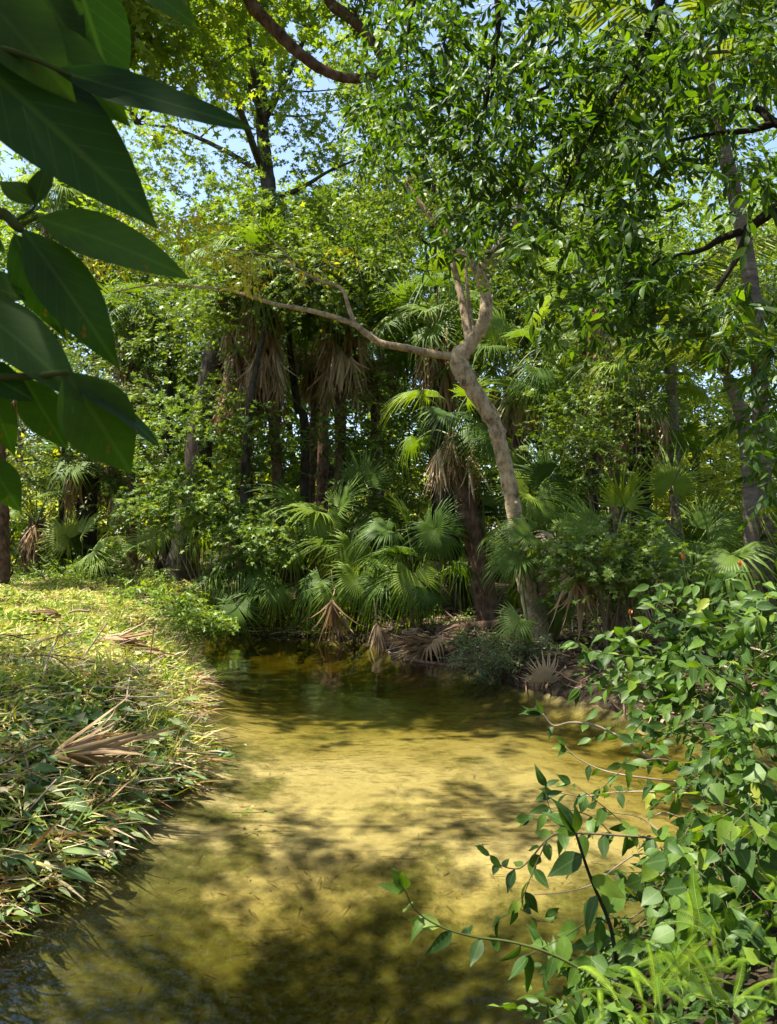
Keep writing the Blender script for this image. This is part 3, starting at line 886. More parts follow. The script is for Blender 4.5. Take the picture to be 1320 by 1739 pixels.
def tree(label, trunk, radii, limbs, blobs, leaf, leafmat, leaf_size, bark='bark_grey', name='tree', spray_len=.55, nleaf=9, auto=0, droop=.25, sides=12, group=None, rough=.05, cat='tree', clump=.55, per=16, twigs=True, trunk_smooth=8, njit=.5, knots=0):
    """trunk/limbs: lists of world points; blobs = [(centre, radii, clumps)]"""
    tr = np.asarray(trunk, float)
    t = thing(name, label, cat, tr[0], group)
    g = Geo(); P_ = spline(np.column_stack([tr, radii]), trunk_smooth)
    if knots:
        P_[:, 3] *= 1 + R.normal(0, .045, len(P_))
        for k_ in R.integers(4, len(P_) - 4, knots): P_[k_, 3] *= 1.16
    tube(g, P_[:, :3], P_[:, 3], sides, rough)
    for k_ in R.integers(4, len(P_) - 8, knots):
        dv = rdir(1, 0, .3)[0]; tube(g, [P_[k_, :3] + dv * P_[k_, 3] * .6, P_[k_, :3] + dv * P_[k_, 3] * 1.12], [P_[k_, 3] * .42, P_[k_, 3] * .25], 7, .1)
    g.build('trunk', M[bark], t, smooth=True)
    wood = [P_[len(P_) // 3:, :3]]
    for pts, r0, r1 in limbs:
        q = spline(pts, 7)
        g = Geo(); tube(g, q, np.linspace(r0, r1, len(q)), 8, rough); g.build('branch', M[bark], t, smooth=True)
        wood.append(q)
    wood_ = np.concatenate(wood)
    lg, tg = Geo(), Geo()
    k_auto = 0
    for c, r, nc in blobs:
        cc = in_blob(nc, c, r, .25)
        for ci in cc:
            if k_auto < auto and twigs:
                j = np.argmin(np.linalg.norm(wood_ - ci, axis=1) + .8 * np.maximum(wood_[:, 2] - ci[2] + .3, 0))
                s_ = wood_[j]; L = np.linalg.norm(ci - s_)
                mid = (s_ + ci) / 2 + R.normal(0, .09 * L, 3) + [0, 0, .08 * L]
                q = spline([s_, mid, ci], 4)
                g = Geo(); tube(g, q, np.linspace(.012 + .012 * L, .008, len(q)), 5); g.build('branch', M[bark], t, smooth=True)
                k_auto += 1
        cen = np.repeat(cc, per, 0) + R.normal(0, clump, (nc * per, 3)) * np.array([1, 1, .7])
        out = norm(cen - np.asarray(c, float)) * .6 + rdir(nc * per, -.1, .6)
        sprays(lg, tg if twigs else None, leaf, cen, out, spray_len, nleaf, leaf_size, droop=droop, njit=njit)
    o = lg.build('crown', M[leafmat], t); o['kind'] = 'stuff'
    if twigs:
        o = tg.build('twigs', M['twig'], t); o['kind'] = 'stuff'
    return t


def shrub(label, base, blobs, leaf, leafmat, leaf_size, stems=5, spray_len=.4, nleaf=9, per=12, clump=.3, droop=.2, name='shrub', cat='shrub', group=None, stem_r=.018, njit=.5):
    base = np.asarray(base, float)
    t = thing(name, label, cat, base, group)
    lg, tg = Geo(), Geo()
    k = 0
    for c, r, nc in blobs:
        cc = in_blob(nc, c, r, .2)
        for ci in cc[:max(1, stems // len(blobs))]:
            g = Geo(); s0 = base + np.array([R.normal(0, .08), R.normal(0, .08), -.05])
            q = spline([s0, s0 * .5 + ci * .5 + np.array([R.normal(0, .08), R.normal(0, .08), .15]), ci], 5)
            tube(g, q, np.linspace(stem_r, stem_r * .35, len(q)), 6); g.build('stem', M['twig'], t, smooth=True)
        cen = np.repeat(cc, per, 0) + R.normal(0, clump, (nc * per, 3)) * [1, 1, .7]
        out = norm(cen - np.asarray(c, float)) * .6 + rdir(nc * per, .05, .6)
        sprays(lg, tg, leaf, cen, out, spray_len, nleaf, leaf_size, droop=droop, twr=.003, njit=njit)
    o = lg.build('foliage', M[leafmat], t); o['kind'] = 'stuff'
    o = tg.build('twigs', M['twig'], t); o['kind'] = 'stuff'
    return t

# ================================================================== BUILD: large trees
def PP(lst, d):
    return [P(x, y, d) for x, y in lst]


# big grey-trunked tree behind the left bank
D = 20.0
tree('tall grey-barked tree rising from behind the left bank, its trunk bent to the right',
     [P(300, 1016, D), P(318, 920, D), P(332, 820, D), P(346, 700, D), P(362, 620, D), P(376, 520, D), P(392, 450, D), P(432, 385, D + .3), P(456, 335, D + .6), P(448, 250, D + 1), P(444, 150, D + 1.4), P(450, 20, D + 1.8), P(452, -160, D + 2)],
     [.52, .40, .35, .32, .30, .28, .27, .26, .22, .19, .16, .12, .05],
     [([P(446, 210, D + 1.2), P(478, 150, D + 1), P(520, 60, D + .5), P(560, -40, D)], .11, .03),
      ([P(443, 190, D + 1.2), P(415, 110, D + 1.6), P(395, 20, D + 2), P(380, -60, D + 2)], .11, .04),
      ([P(450, 300, D + .8), P(390, 260, D + 1.5), P(300, 220, D + 2), P(230, 210, D + 2.4)], .09, .025),
      ([P(440, 130, D + 1.5), P(340, 60, D + 2), P(260, 10, D + 2.6)], .08, .02),
      ([P(455, 340, D + .6), P(510, 320, D), P(560, 290, D - .5), P(610, 270, D - .6)], .08, .02),
      ([P(385, 475, D), P(440, 440, D - .5), P(500, 430, D - .8)], .06, .02),
      ([P(450, 300, D + .8), P(380, 130, 17), P(260, 30, 13.5), P(120, -20, 11)], .1, .02),
      ([P(446, 220, D + 1), P(420, 60, 17), P(400, -60, 13), P(330, -150, 10.2)], .1, .02)],
     [(P(300, 130, D + 2), (2.6, 2.4, 2.0), 21), (P(500, 110, D + 1), (2.4, 2.2, 2.0), 20), (P(400, 40, D + 1.5), (2.2, 2.0, 1.6), 12), (P(520, 310, D), (2.0, 1.8, 1.3), 13), (P(330, 300, D + 1), (2.2, 2.0, 1.4), 13),
      (P(430, -150, D + 2), (4.2, 3, 2.4), 16), (P(470, 450, D - .3), (2.3, 1.6, 1.0), 10), (P(330, 20, 11.6), (1.3, 1.2, .8), 8), (P(460, -60, 11.4), (1.4, 1.2, .8), 8), (P(220, -60, 10.6), (1.1, 1.4, .8), 10), (P(100, -40, 10.6), (1.1, 1.4, .8), 12), (P(20, 40, 11.2), (.9, 1.3, .8), 10), (P(120, 60, 13), (1.2, 1.2, .8), 9), (P(-60, 0, 12.6), (1.0, 1.2, .8), 9), (P(300, -200, 9.6), (1.8, .9, .6), 9)],  # nearer clumps brought forward to shade the pool
     LS, 'crown_bright', .18, auto=26, spray_len=.6, nleaf=9, per=20, clump=.6, name='broadleaf_tree')

# pale crooked tree on the far bank point
D = 12.4
pb = P(915, 1092, D)
tree('pale smooth-barked tree leaning left with a crooked forked trunk on the far bank',
     [P(918, 1100, D), P(908, 1050, D), P(893, 990, D), P(880, 930, D), P(872, 860, D), P(852, 765, D), P(836, 712, D), P(800, 655, D), P(779, 612, D), P(800, 583, D), P(822, 545, D - .1), P(826, 500, D - .1), P(815, 462, D - .2), P(838, 428, D - .3), P(872, 385, D - .4), P(890, 320, D - .5)],
     [.25, .165, .135, .13, .13, .125, .128, .138, .155, .12, .105, .10, .088, .06, .05, .025],
     [([P(775, 606, D), P(735, 601, D), P(690, 591, D), P(648, 583, D), P(622, 566, D), P(602, 551, D), P(565, 538, D), P(520, 526, D + .1), P(470, 517, D + .2), P(430, 505, D + .3), P(385, 492, D + .5), P(330, 487, D + .7), P(260, 484, D + .9), P(190, 497, D + 1)], .07, .012),
      ([P(603, 551, D), P(592, 522, D), P(580, 490, D), P(545, 478, D - .1), P(505, 458, D - .2), P(470, 440, D - .2), P(440, 430, D - .3), P(390, 424, D - .3)], .04, .01),
      ([P(797, 580, D), P(788, 530, D + .2), P(778, 480, D + .3), P(768, 440, D + .4), P(760, 380, D + .5)], .07, .045),
      ([P(803, 575, D), P(798, 530, D + .4), P(793, 480, D + .6), P(790, 430, D + .7)], .045, .03),
      ([P(815, 465, D - .2), P(800, 445, D - .2), P(780, 425, D), P(740, 380, D + .2), P(690, 310, D + .4)], .08, .03),
      ([P(500, 456, D - .2), P(485, 430, D - .2), P(440, 385, D - .1), P(425, 350, D)], .015, .006),
      ([P(425, 503, D + .3), P(415, 470, D + .2), P(395, 450, D + .1), P(350, 420, D)], .015, .006)],
     [(P(880, 360, D - .2), (1.3, 1.2, .9), 11), (P(740, 330, D + .4), (1.2, 1.2, .9), 10), (P(820, 250, D), (1.8, 1.5, .9), 11)],
     LG, 'crown_mid', .11, bark='bark_pale', auto=14, spray_len=.45, nleaf=8, per=14, clump=.35, rough=.035, sides=16, knots=7, name='crooked_tree')
# yellowing leaves along its long left limb
yl = bpy.data.objects[[o.name for o in COL.objects if o.name.startswith('crooked_tree')][0]]
lg, tg = Geo(), Geo()
pts = []
for x, y, n_, s_ in ((300, 430, 22, 60), (240, 440, 18, 40), (390, 455, 16, 28), (430, 470, 12, 18), (250, 395, 14, 40), (420, 500, 8, 16), (540, 475, 6, 18), (340, 395, 16, 32), (180, 470, 14, 40), (450, 495, 4, 10), (600, 440, 3, 20)):
    for _ in range(int(n_ * 1.7)):
        pts.append(P(x + R.normal(0, s_), y + R.normal(0, s_ * .35), D + R.normal(.3, .4)))
pts = np.array(pts)
pts[:, 1] -= .5
sprays(lg, tg, LN, pts, rdir(len(pts), -.2, .6), .26, 7, .10, droop=.4)
o = lg.build('yellow_leaves', M['crown_yellow'], yl); o['kind'] = 'stuff'; o['label'] = 'sparse yellowing leaves along the long left limb'
o = tg.build('twigs', M['twig'], yl); o['kind'] = 'stuff'

# background trees (depths, height and shapes from what shows between the palms)
bgs = [
    ('slender wavy-trunked tree between the skirted palms', [(512, 800), (518, 740), (506, 690), (497, 630), (492, 560), (500, 470), (505, 380)], 19.0, .13, [((500, 400), (1.6, 1.4, 1.2), 9), ((560, 420), (1.3, 1.2, .8), 6)], 'crown_mid', 'bark_grey', LD, .15),
    ('tree with fine dark foliage just left of the pale forked trunk', [(735, 1010), (742, 850), (738, 700), (748, 560), (735, 400), (740, 250)], 19.5, .16, [((690, 480), (1.8, 1.6, 1.6), 15), ((690, 620), (1.5, 1.2, 1.0), 8), ((760, 330), (2, 1.6, 1.6), 10)], 'crown_mid', 'bark_dark', LD, .12),
    ('round bright tree high behind the centre of the creek', [(640, 980), (645, 800), (650, 500), (660, 200)], 27.0, .22, [((620, 330), (2.6, 2, 2.6), 18), ((700, 130), (3, 2.4, 2.6), 14)], 'crown_bright', 'bark_grey', LD, .20),
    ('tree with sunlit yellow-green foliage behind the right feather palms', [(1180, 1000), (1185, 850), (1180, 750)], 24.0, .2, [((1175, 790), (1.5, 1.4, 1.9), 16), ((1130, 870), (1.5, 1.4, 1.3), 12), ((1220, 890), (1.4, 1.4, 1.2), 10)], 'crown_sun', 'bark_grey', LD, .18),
    ('dense green tree behind the hanging grey palm skirt', [(1000, 1000), (1005, 800), (990, 600), (1000, 420)], 18.5, .18, [((1000, 480), (1.9, 1.6, 1.6), 15), ((960, 650), (1.4, 1.2, 1.3), 11)], 'crown_mid', 'bark_dark', LD, .15),
    ('leafy tree with small grey-green leaves above the left hedge', [(110, 985), (105, 880), (108, 760), (115, 660)], 21.0, .10, [((90, 760), (1.6, 1.4, 1.3), 15), ((60, 660), (1.5, 1.3, 1.2), 9), ((200, 720), (1.2, 1.1, 1.3), 8)], 'grey_leaf', 'bark_grey', LD, .12),
    ('tall feathery-crowned tree at the far left behind the broad leaves', [(40, 985), (38, 700), (50, 450)], 27.0, .2, [((40, 480), (2.4, 2, 1.8), 13), ((150, 560), (2, 1.8, 1.5), 10), ((230, 450), (1.8, 1.6, 1.4), 8)], 'crown_bright', 'bark_grey', LD, .2),
    ('dark-trunked tree left of the big grey trunk', [(285, 980), (282, 820), (290, 680), (286, 560)], 24.0, .17, [((280, 560), (1.8, 1.6, 1.2), 10), ((200, 620), (1.5, 1.5, 1), 7), ((330, 590), (1.3, 1.3, .9), 5)], 'crown_mid', 'bark_dark', LD, .16),
    ('leafy tree high on the right behind the overhanging branches', [(1050, 1000), (1055, 800), (1070, 500), (1100, 250)], 22.0, .2, [((1130, 250), (2.4, 2, 2.4), 16), ((1040, 330), (2, 2, 1.6), 4), ((960, 200), (2.4, 2, 2), 8), ((1240, 120), (2, 2, 2), 8)], 'crown_bright', 'bark_grey', LD, .18),
    ('small-leaved tree at the right edge behind the feather palms', [(1345, 1020), (1340, 800), (1350, 500)], 17.0, .14, [((1330, 640), (1, 1, 1.4), 8), ((1330, 850), (1, 1.2, 1), 7), ((1350, 420), (1.2, 1.2, 1.4), 7)], 'crown_mid', 'bark_dark', LD, .13),
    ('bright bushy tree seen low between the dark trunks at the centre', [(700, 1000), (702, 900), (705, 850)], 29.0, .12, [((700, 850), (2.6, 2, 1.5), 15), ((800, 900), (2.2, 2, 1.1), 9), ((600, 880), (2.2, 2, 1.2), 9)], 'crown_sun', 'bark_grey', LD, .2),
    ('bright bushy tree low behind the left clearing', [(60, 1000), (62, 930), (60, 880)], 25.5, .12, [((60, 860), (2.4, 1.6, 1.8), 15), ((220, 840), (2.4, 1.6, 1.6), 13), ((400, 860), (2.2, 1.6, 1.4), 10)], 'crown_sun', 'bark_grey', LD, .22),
]
for lab, tp, d, r, bl, mt, bk, lf, ls in bgs:
    pts = PP(tp, d)
    pts[0] = on_ground(pts[0][0], pts[0][1], -.1)
    tree(lab, pts, np.linspace(r, r * .3, len(pts)), [], [(P(x, y, d), rr, n_) for (x, y), rr, n_ in bl], lf, mt, ls, bark=bk, auto=10, spray_len=.6, nleaf=10, per=30, clump=.6, sides=9, name='background_tree')

# taller trees of the wood behind
wood_trees = [(-16, 33), (-11.5, 30), (-7, 34), (-2.5, 31), (2, 35), (6.5, 32), (11, 29), (15.5, 34), (-4.8, 38), (9, 38)]
wl = ['leftmost tall tree', 'tall tree far left over the clearing', 'tall tree behind the big grey trunk', 'tall tree behind the skirted palms', 'tall tree behind the pale fork', 'tall tree behind the hanging grey skirt', 'tall tree behind the feather palms', 'rightmost tall tree', 'farthest tall tree left of centre', 'farthest tall tree right of centre']
for (x, y), lab in zip(wood_trees, wl):
    h = R.uniform(11, 15)
    gap = abs(x - 11) < 1 or x < -15
    bl = [((x + R.normal(0, 1.2), y + R.normal(0, 1), h * k), (3.2, 2.6, 2.0), 16 if not gap else 8) for k in (.38, .62, .85, 1.0, 1.2)]
    b0 = on_ground(x, y, -.1)
    tree(lab + ' in the wood at the back', [b0, (x + .2, y, h * .3), (x - .2, y, h * .6), (x, y, h)], [.3, .22, .16, .06], [], bl, LD, 'crown_bright' if R.random() < .8 else 'crown_mid', .27, auto=14, spray_len=.8, nleaf=9, per=26, clump=.85, sides=8, name='background_tree', twigs=True)

tree('leafy green tree draping foliage over the heads of the skirted palms', [on_ground(-3.3, 17.6, -.1), P(415, 850, 17.4), P(430, 650, 17.2), P(470, 480, 17)], [.12, .1, .08, .04], [],
     [(P(500, 470, 16.8), (1.3, .8, .7), 10), (P(600, 450, 16.9), (1.1, .8, .7), 8), (P(400, 500, 17), (.7, .7, .3), 4), (P(680, 540, 17), (.7, .7, .5), 5), (P(330, 560, 17.4), (.9, .8, .6), 6)],
     LS, 'crown_mid', .13, auto=12, spray_len=.5, nleaf=9, per=20, clump=.4, name='background_tree')
# limb tree whose mossy limb reaches in from above
D = 10.5
tree('mossy-limbed tree overhead, one curved limb reaching in from the top edge',
     [on_ground(11.5, 12.5, -.1), (11.0, 12.4, 4), (9, 12.2, 9), (5.5, 11.8, 12), P(650, -320, D + .6)], [.4, .32, .28, .22, .14],
     [([P(640, -260, D + .5), P(520, -200, D + .3), P(430, -60, D), P(425, 0, D), P(462, 45, D), P(508, 90, D), P(555, 122, D), P(605, 134, D), P(660, 120, D)], .13, .05),
      ([P(640, -250, D + .5), P(570, -60, D), P(560, 0, D), P(600, 35, D), P(632, 70, D), P(645, 95, D)], .1, .05),
      ([(4, 12, 11), (1.5, 11.2, 11), (-1, 10.2, 10.7), (-3.2, 9.4, 10.4)], .1, .02)],
     [(P(690, 60, D), (.9, .9, .7), 7), (P(620, -160, D + .6), (2, 1.5, .8), 9), (P(660, 180, D + .2), (.6, .6, .5), 4), ((-2.6, 9.6, 10.5), (1.7, 1.1, .5), 15), ((-.6, 10.6, 10.9), (1.6, 1.2, .5), 12), ((-3.6, 11.2, 11.2), (1.3, 1.0, .5), 9)],  # clumps given in world metres are unseen, added to shade the pool
     LG, 'crown_dark', .11, bark='bark_brown', auto=10, spray_len=.4, nleaf=8, per=12, clump=.3, name='limb_tree')

# ================================================================== tall palms
def cab(label, xs, d, r, ng, nd_, **kw):
    pts = [P(x, y, d) for x, y in xs]
    pts[0] = on_ground(pts[0][0], pts[0][1], -.1)
    return skirt_palm(label, pts, r, ng, nd_, **kw)


cab('tall fan palm with a long brown skirt of dead fronds, nearest the grey trunk', [(420, 1000), (418, 750), (415, 600), (410, 480)], 18.6, .14, 22, 46, drop=3.0, size=1.1)
cab('tall fan palm with a reddish bare trunk below its ragged skirt', [(478, 1000), (470, 780), (455, 640), (448, 500)], 18.0, .12, 18, 34, drop=2.4, size=1.0)
cab('skirted fan palm left of the pale forked limb with dead fronds spread wide', [(580, 1000), (578, 720), (585, 600), (592, 505)], 18.4, .13, 24, 30, drop=2.1, size=1.1, skirt_r=.5)
cab('dark fan palm with hanging dead fronds above the left clearing', [(150, 990), (148, 900), (150, 830), (155, 790)], 20.5, .24, 14, 9, drop=.7, size=1.15, bark='bark_dark', skirt_r=.7)
cab('thick leaning red-brown palm trunk at the centre with a ragged dead skirt', [(832, 1045), (815, 960), (795, 870), (778, 790), (768, 740)], 14.8, .20, 6, 10, drop=.6, size=.85, skirt_r=.38)
cab('dark straight palm trunk close behind the red-brown leaning trunk', [(790, 1030), (760, 900), (745, 700), (742, 560)], 16.6, .2, 20, 8, drop=1.0, size=1.1, bark='bark_dark')
cab('fan palm with a long grey skirt hanging right of the pale tree', [(1052, 1040), (1045, 800), (1030, 620), (1025, 520)], 15.5, .14, 18, 26, drop=1.7, size=.95, bark='bark_palm', skirt_r=.26)
cab('dark stout fan palm between the grey skirt and the bright gap', [(1085, 1040), (1085, 900), (1088, 760), (1092, 690)], 15.0, .2, 13, 9, drop=.8, size=.85, bark='bark_dark')
cab('bright fan palm whose sunlit fan shows right beside the pale fork', [(905, 1030), (890, 850), (870, 700), (866, 640)], 16.0, .14, 12, 8, drop=.8, size=1.0, rise=(-30, 60))
cab('fan palm with a pale broken skirt at the left edge of the clearing', [(58, 985), (58, 930), (62, 890)], 20.0, .16, 7, 9, drop=.5, size=.85, skirt_r=.35)
cab('reddish palm trunk cut by the left edge at the back of the clearing', [(2, 1010), (2, 900), (-4, 780), (-6, 640)], 17.0, .17, 14, 8, drop=.8, size=1.0)
cab('tall background fan palm above the left clearing', [(225, 990), (222, 760), (228, 560)], 25.0, .16, 22, 14, drop=1.4, size=1.2)
cab('tall background fan palm high behind the pale limb', [(545, 990), (550, 700), (560, 400)], 24.0, .17, 24, 10, drop=1.4, size=1.2)
cab('background fan palm high left beneath the big broad leaf', [(95, 990), (90, 600), (92, 360)], 28.0, .17, 22, 6, drop=1.4, size=1.3)

feather_palm('grey smooth-trunked feather palm leaning left at the right edge',
             [P(1300, 1045, 14), P(1298, 900, 14), P(1292, 700, 14), P(1285, 560, 14), P(1268, 430, 14), P(1243, 310, 14), P(1222, 225, 14), P(1190, 90, 14)], .14,
             [(a, e, l) for a, e, l in ((20, 30, 1), (75, 45, 1), (130, 20, 1), (180, 40, 1), (215, 10, 1), (250, 35, 1.05), (290, 15, 1), (330, 45, 1), (0, 0, 1), (160, -5, .9), (270, 70, 1))], 3.4)
feather_palm('slimmer feather palm beside the grey one, fronds drooping over the bright gap',
             [P(1280, 1060, 13), P(1277, 950, 13), P(1272, 800, 13), P(1258, 700, 13.1), P(1235, 640, 13.2)], .12,
             [(150, 48, .62), (190, 40, .66), (220, 55, .62), (255, 40, .6), (100, 50, .6), (170, 62, .62), (300, 45, .6), (350, 50, .6), (50, 50, .6), (205, 66, .6), (235, 30, .62)], 3.0, bark='bark_palm')
feather_palm('tall feather palm far behind, thin fronds against the sky at right',
             [on_ground(8.6, 22.5, -.1), (8.5, 22.5, 4), (8.4, 22.4, 9.2)], .17,
             [(a, e, 1) for a, e in ((10, 40), (60, 20), (110, 40), (150, 15), (185, 35), (215, 0), (240, 30), (280, 10), (310, 40), (340, 15), (200, 60))], 3.8)

# ================================================================== understory fan palms
fan_palm('fan palm at the left end of the palm bank, fronds touching the water', on_ground(-2.7, 16.9), [
    (402, 1028, 16.0, -100, 35, .95, '1'), (455, 975, 16.3, 190, 20, .95, '1'), (492, 930, 16.2, -45, 30, 1.0, '2'), (440, 1010, 16.2, 165, 25, .8, '0'), (375, 990, 16.6, 150, 10, .8, '1'), (470, 1000, 15.9, -70, 40, .8, '2'), (430, 950, 16.6, 120, 10, .8, '0')], 3)
fan_palm('fan palm with large upright dusky fans in the middle of the bank', on_ground(-1.1, 17.0), [
    (540, 868, 16.3, 160, 15, 1.25, '0'), (575, 862, 16.4, 60, 10, 1.1, '3'), (548, 880, 16.0, -80, 30, 1.1, '1'), (500, 850, 16.6, 130, 10, 1.0, '4'), (610, 890, 16.4, 20, 15, 1.0, '1'), (620, 820, 16.8, 75, 5, 1.0, '3')], 3, heart=P(560, 950, 16.6))
fan_palm('fan palm drooping green fans over a dead hanging frond at the water', on_ground(-1.0, 16.2), [
    (545, 985, 15.4, 215, 30, 1.0, '2'), (565, 1000, 15.3, -75, 35, .9, '2'), (610, 978, 15.2, -85, 40, 1.05, '1'), (640, 950, 15.4, -30, 25, .95, '2'), (600, 930, 15.6, -100, 20, .9, '1'), (565, 1018, 15.0, -92, 10, .85, 'd'), (650, 985, 15.1, -60, 20, .85, '1'), (560, 925, 15.8, 150, 20, .9, '4')], 2)
fan_palm('fan palm with a bright lit fan hanging beside the dark trunk', on_ground(.55, 14.9), [
    (702, 975, 14.2, -92, 35, 1.05, '1'), (742, 898, 14.4, -70, 25, .95, '1'), (738, 900, 14.5, 90, 0, .85, '0'), (680, 940, 14.5, 160, 20, .9, '4'), (660, 900, 14.8, 175, 15, .9, '1'), (725, 1000, 14.1, -60, 30, .8, '2'), (690, 890, 14.8, 110, 5, .85, '3')], 2)
fan_palm('fan palm leafing across the foot of the pale crooked trunk', on_ground(2.6, 12.6), [
    (884, 948, 11.9, 190, 20, .75, '0'), (880, 945, 11.8, 215, 25, .65, '1'), (900, 905, 12.0, 170, 15, .75, '1'), (935, 935, 12.0, 15, 20, .7, '4'), (945, 1020, 12.0, -50, 20, .6, '1'), (960, 905, 12.1, 30, 10, .8, '0')], 0, heart=P(955, 1000, 12.3))
fan_palm('small fan palm with glowing yellow-green fans under the pale trunk', on_ground(2.0, 11.7), [
    (884, 1050, 11.4, 215, 15, .55, 'b'), (866, 930, 13.4, -130, 10, .5, 'b'), (900, 1075, 11.5, 150, 20, .45, 'b')], 0, heart=P(900, 1085, 11.6), trunk_r=.05)
fan_palm('fan palm with a shining pale fan right of the pale trunk', on_ground(3.0, 14.8), [
    (898, 838, 14.0, 165, 20, .95, '3'), (912, 845, 13.9, -65, 35, 1.0, '1'), (930, 815, 14.1, 70, 0, 1.0, '4'), (960, 870, 14.1, -20, 25, 1.0, '1'), (880, 800, 14.4, 120, 5, .95, '0'), (985, 820, 14.3, 30, 10, .95, '1')], 3, heart=P(930, 930, 14.4))
fan_palm('fan palm holding a dead tan fan over the dark bank at right', on_ground(3.6, 11.9), [
    (985, 960, 11.3, -95, 15, .9, 'd'), (990, 962, 11.35, -80, 15, .85, 'D'), (1055, 950, 11.3, -90, 25, .85, '2'), (1075, 985, 11.3, -80, 20, .75, 'd'), (1110, 935, 11.4, -20, 25, .95, '1'), (1000, 900, 11.8, 120, 10, .9, '0'), (1060, 860, 12, 80, 5, .95, '3'), (1040, 930, 11.5, 200, 20, .9, '1')], 2, heart=P(1040, 985, 11.8))
fan_palm('fan palm with one pale upturned fan in front of the bright gap', on_ground(5.0, 13.9), [
    (1142, 825, 13.2, 85, 10, .85, '4'), (1180, 955, 13, -15, 25, 1.1, '1'), (1160, 930, 13.1, 160, 20, 1.0, '1'), (1200, 900, 13.3, 40, 15, 1.0, '0'), (1190, 1000, 13, -60, 30, .9, '2'), (1120, 890, 13.4, 130, 10, .95, '4'), (1230, 950, 13.4, 10, 20, .9, '1')], 2, heart=P(1170, 985, 13.4))
fan_palm('fan palm in the sunlit gap beside the left clearing with one glaring white fan', on_ground(-7.6, 20.2), [
    (160, 935, 18.4, 20, 40, 1.0, '4'), (172, 945, 18.3, -25, 60, 1.0, '0'), (115, 915, 19.6, 150, 20, .9, 'B'), (140, 905, 19.6, 60, 0, .85, 'b')], 1, heart=P(140, 975, 19.8))
fan_palm('arching yellow-green palm beside the foot of the big grey trunk', on_ground(-6.0, 20.6), [
    (262, 918, 20.0, 170, 25, .85, 'B'), (280, 905, 20.1, 200, 20, .8, '2'), (262, 985, 19.7, -80, 20, .75, 'B'), (240, 950, 19.7, -95, 10, .95, 'd'), (256, 955, 19.6, -85, 10, .9, 'd'), (290, 960, 19.9, -60, 20, .8, 'd')], 1, heart=P(268, 955, 20.1))
fill = [
    ('fan palm deep in the shade behind the drooping bank palms', (-.3, 18.6), 10), ('fan palm in shade right of the big grey trunk', (-3.6, 18.3), 10), ('fan palm filling the dark gap left of the red-brown trunk', (.8, 17.6), 9),
    ('fan palm filling the dark gap right of the red-brown trunk', (2.2, 17.2), 9), ('fan palm behind the shining pale fan', (4.0, 17.6), 10), ('fan palm low beside the sunny path', (6.3, 13.2), 9),
    ('broad fan palm behind the right-hand stout palm', (4.6, 15.6), 9), ('fan palm low under the brown skirted palms', (-2.2, 19.2), 9), ('fan palm at the far right edge of the bank', (7.2, 14.6), 8)]
for lab, (x, y), n_ in fill:
    bz = on_ground(x, y)
    fan_palm(lab, bz, [], n_, heart=bz + np.array([0, 0, R.uniform(.7, 1.5)]), size=1.0, reach=(.7, 1.3))
fan_palm('tall-stemmed fan palm with fans high behind the right canopy', on_ground(4.8, 19), [], 16, heart=P(1060, 480, 19), size=1.2, trunk_r=.13, dead_n=6)
fan_palm('fan palm with fans spread in the upper middle distance', on_ground(-.6, 21), [], 16, heart=P(640, 640, 21), size=1.25, trunk_r=.13, dead_n=8)
fan_palm('fan palm showing dusky fans left of the centre skirt palm', on_ground(-2.3, 21.5), [], 16, heart=P(540, 620, 21.5), size=1.25, trunk_r=.13, dead_n=6)
fan_palm('fan palm with sunlit fans above the pale fork', on_ground(3, 17.5), [
    (850, 575, 15.5, 100, 10, .95, 'B'), (880, 660, 15.4, 150, 15, 1.0, '1'), (900, 655, 15.3, -30, 20, 1.0, '1'), (825, 738, 14.4, 170, 15, 1.0, '2'), (838, 745, 14.3, -80, 25, .9, '2'), (935, 575, 15.8, 20, 10, 1.0, 'B')], 4, heart=P(880, 690, 16), size=1.0, trunk_r=.13)

# ================================================================== shrubs and ground plants of the middle distance
D = 17.3
shrub('airy light green sapling with lobed leaves in front of the big grey trunk', on_ground(-4.2, D), [
    (P(300, 770, D), (1.0, .9, .8), 10), (P(330, 850, D), (1.1, 1, .6), 10), (P(260, 850, D), (.7, .8, .6), 6), (P(400, 900, D), (.9, .8, .5), 7), (P(370, 720, D), (1.0, .8, .7), 7), (P(330, 690, D + .5), (1.0, .8, .5), 5), (P(440, 780, D), (.6, .6, .5), 5)], LS, 'shrub', .14, stems=12, per=14, clump=.3)
D = 16.4
shrub('arching lobed-leaf shrub reaching over the bank palms', on_ground(-2.6, D + .6), [(P(440, 900, D), (.8, .7, .35), 8), (P(500, 905, D - .2), (.6, .6, .25), 6), (P(400, 860, D), (.7, .6, .5), 6)], LS, 'shrub', .13, stems=6, per=10, clump=.25)
D = 11.0
shrub('low spreading shrub of lobed leaves beside the pale trunk foot', on_ground(3.2, 11.0), [(P(985, 945, D), (.5, .4, .2), 7), (P(1040, 930, D), (.5, .5, .25), 8), (P(1085, 970, D - .2), (.4, .5, .2), 7), (P(1030, 970, D - .3), (.4, .4, .12), 5)], LS, 'shrub', .105, stems=8, per=11, clump=.2, spray_len=.3)
D = 14.0
shrub('tall fine-leaved green shrub behind the low spreading one', on_ground(4.4, D), [(P(1000, 700, D), (.8, .7, .6), 10), (P(1020, 780, D), (.8, .7, .5), 8), (P(960, 750, D), (.6, .6, .5), 6), (P(1060, 660, D), (.5, .5, .4), 4)], LS, 'crown_mid', .12, stems=8, per=11, clump=.3)
D = 17.6
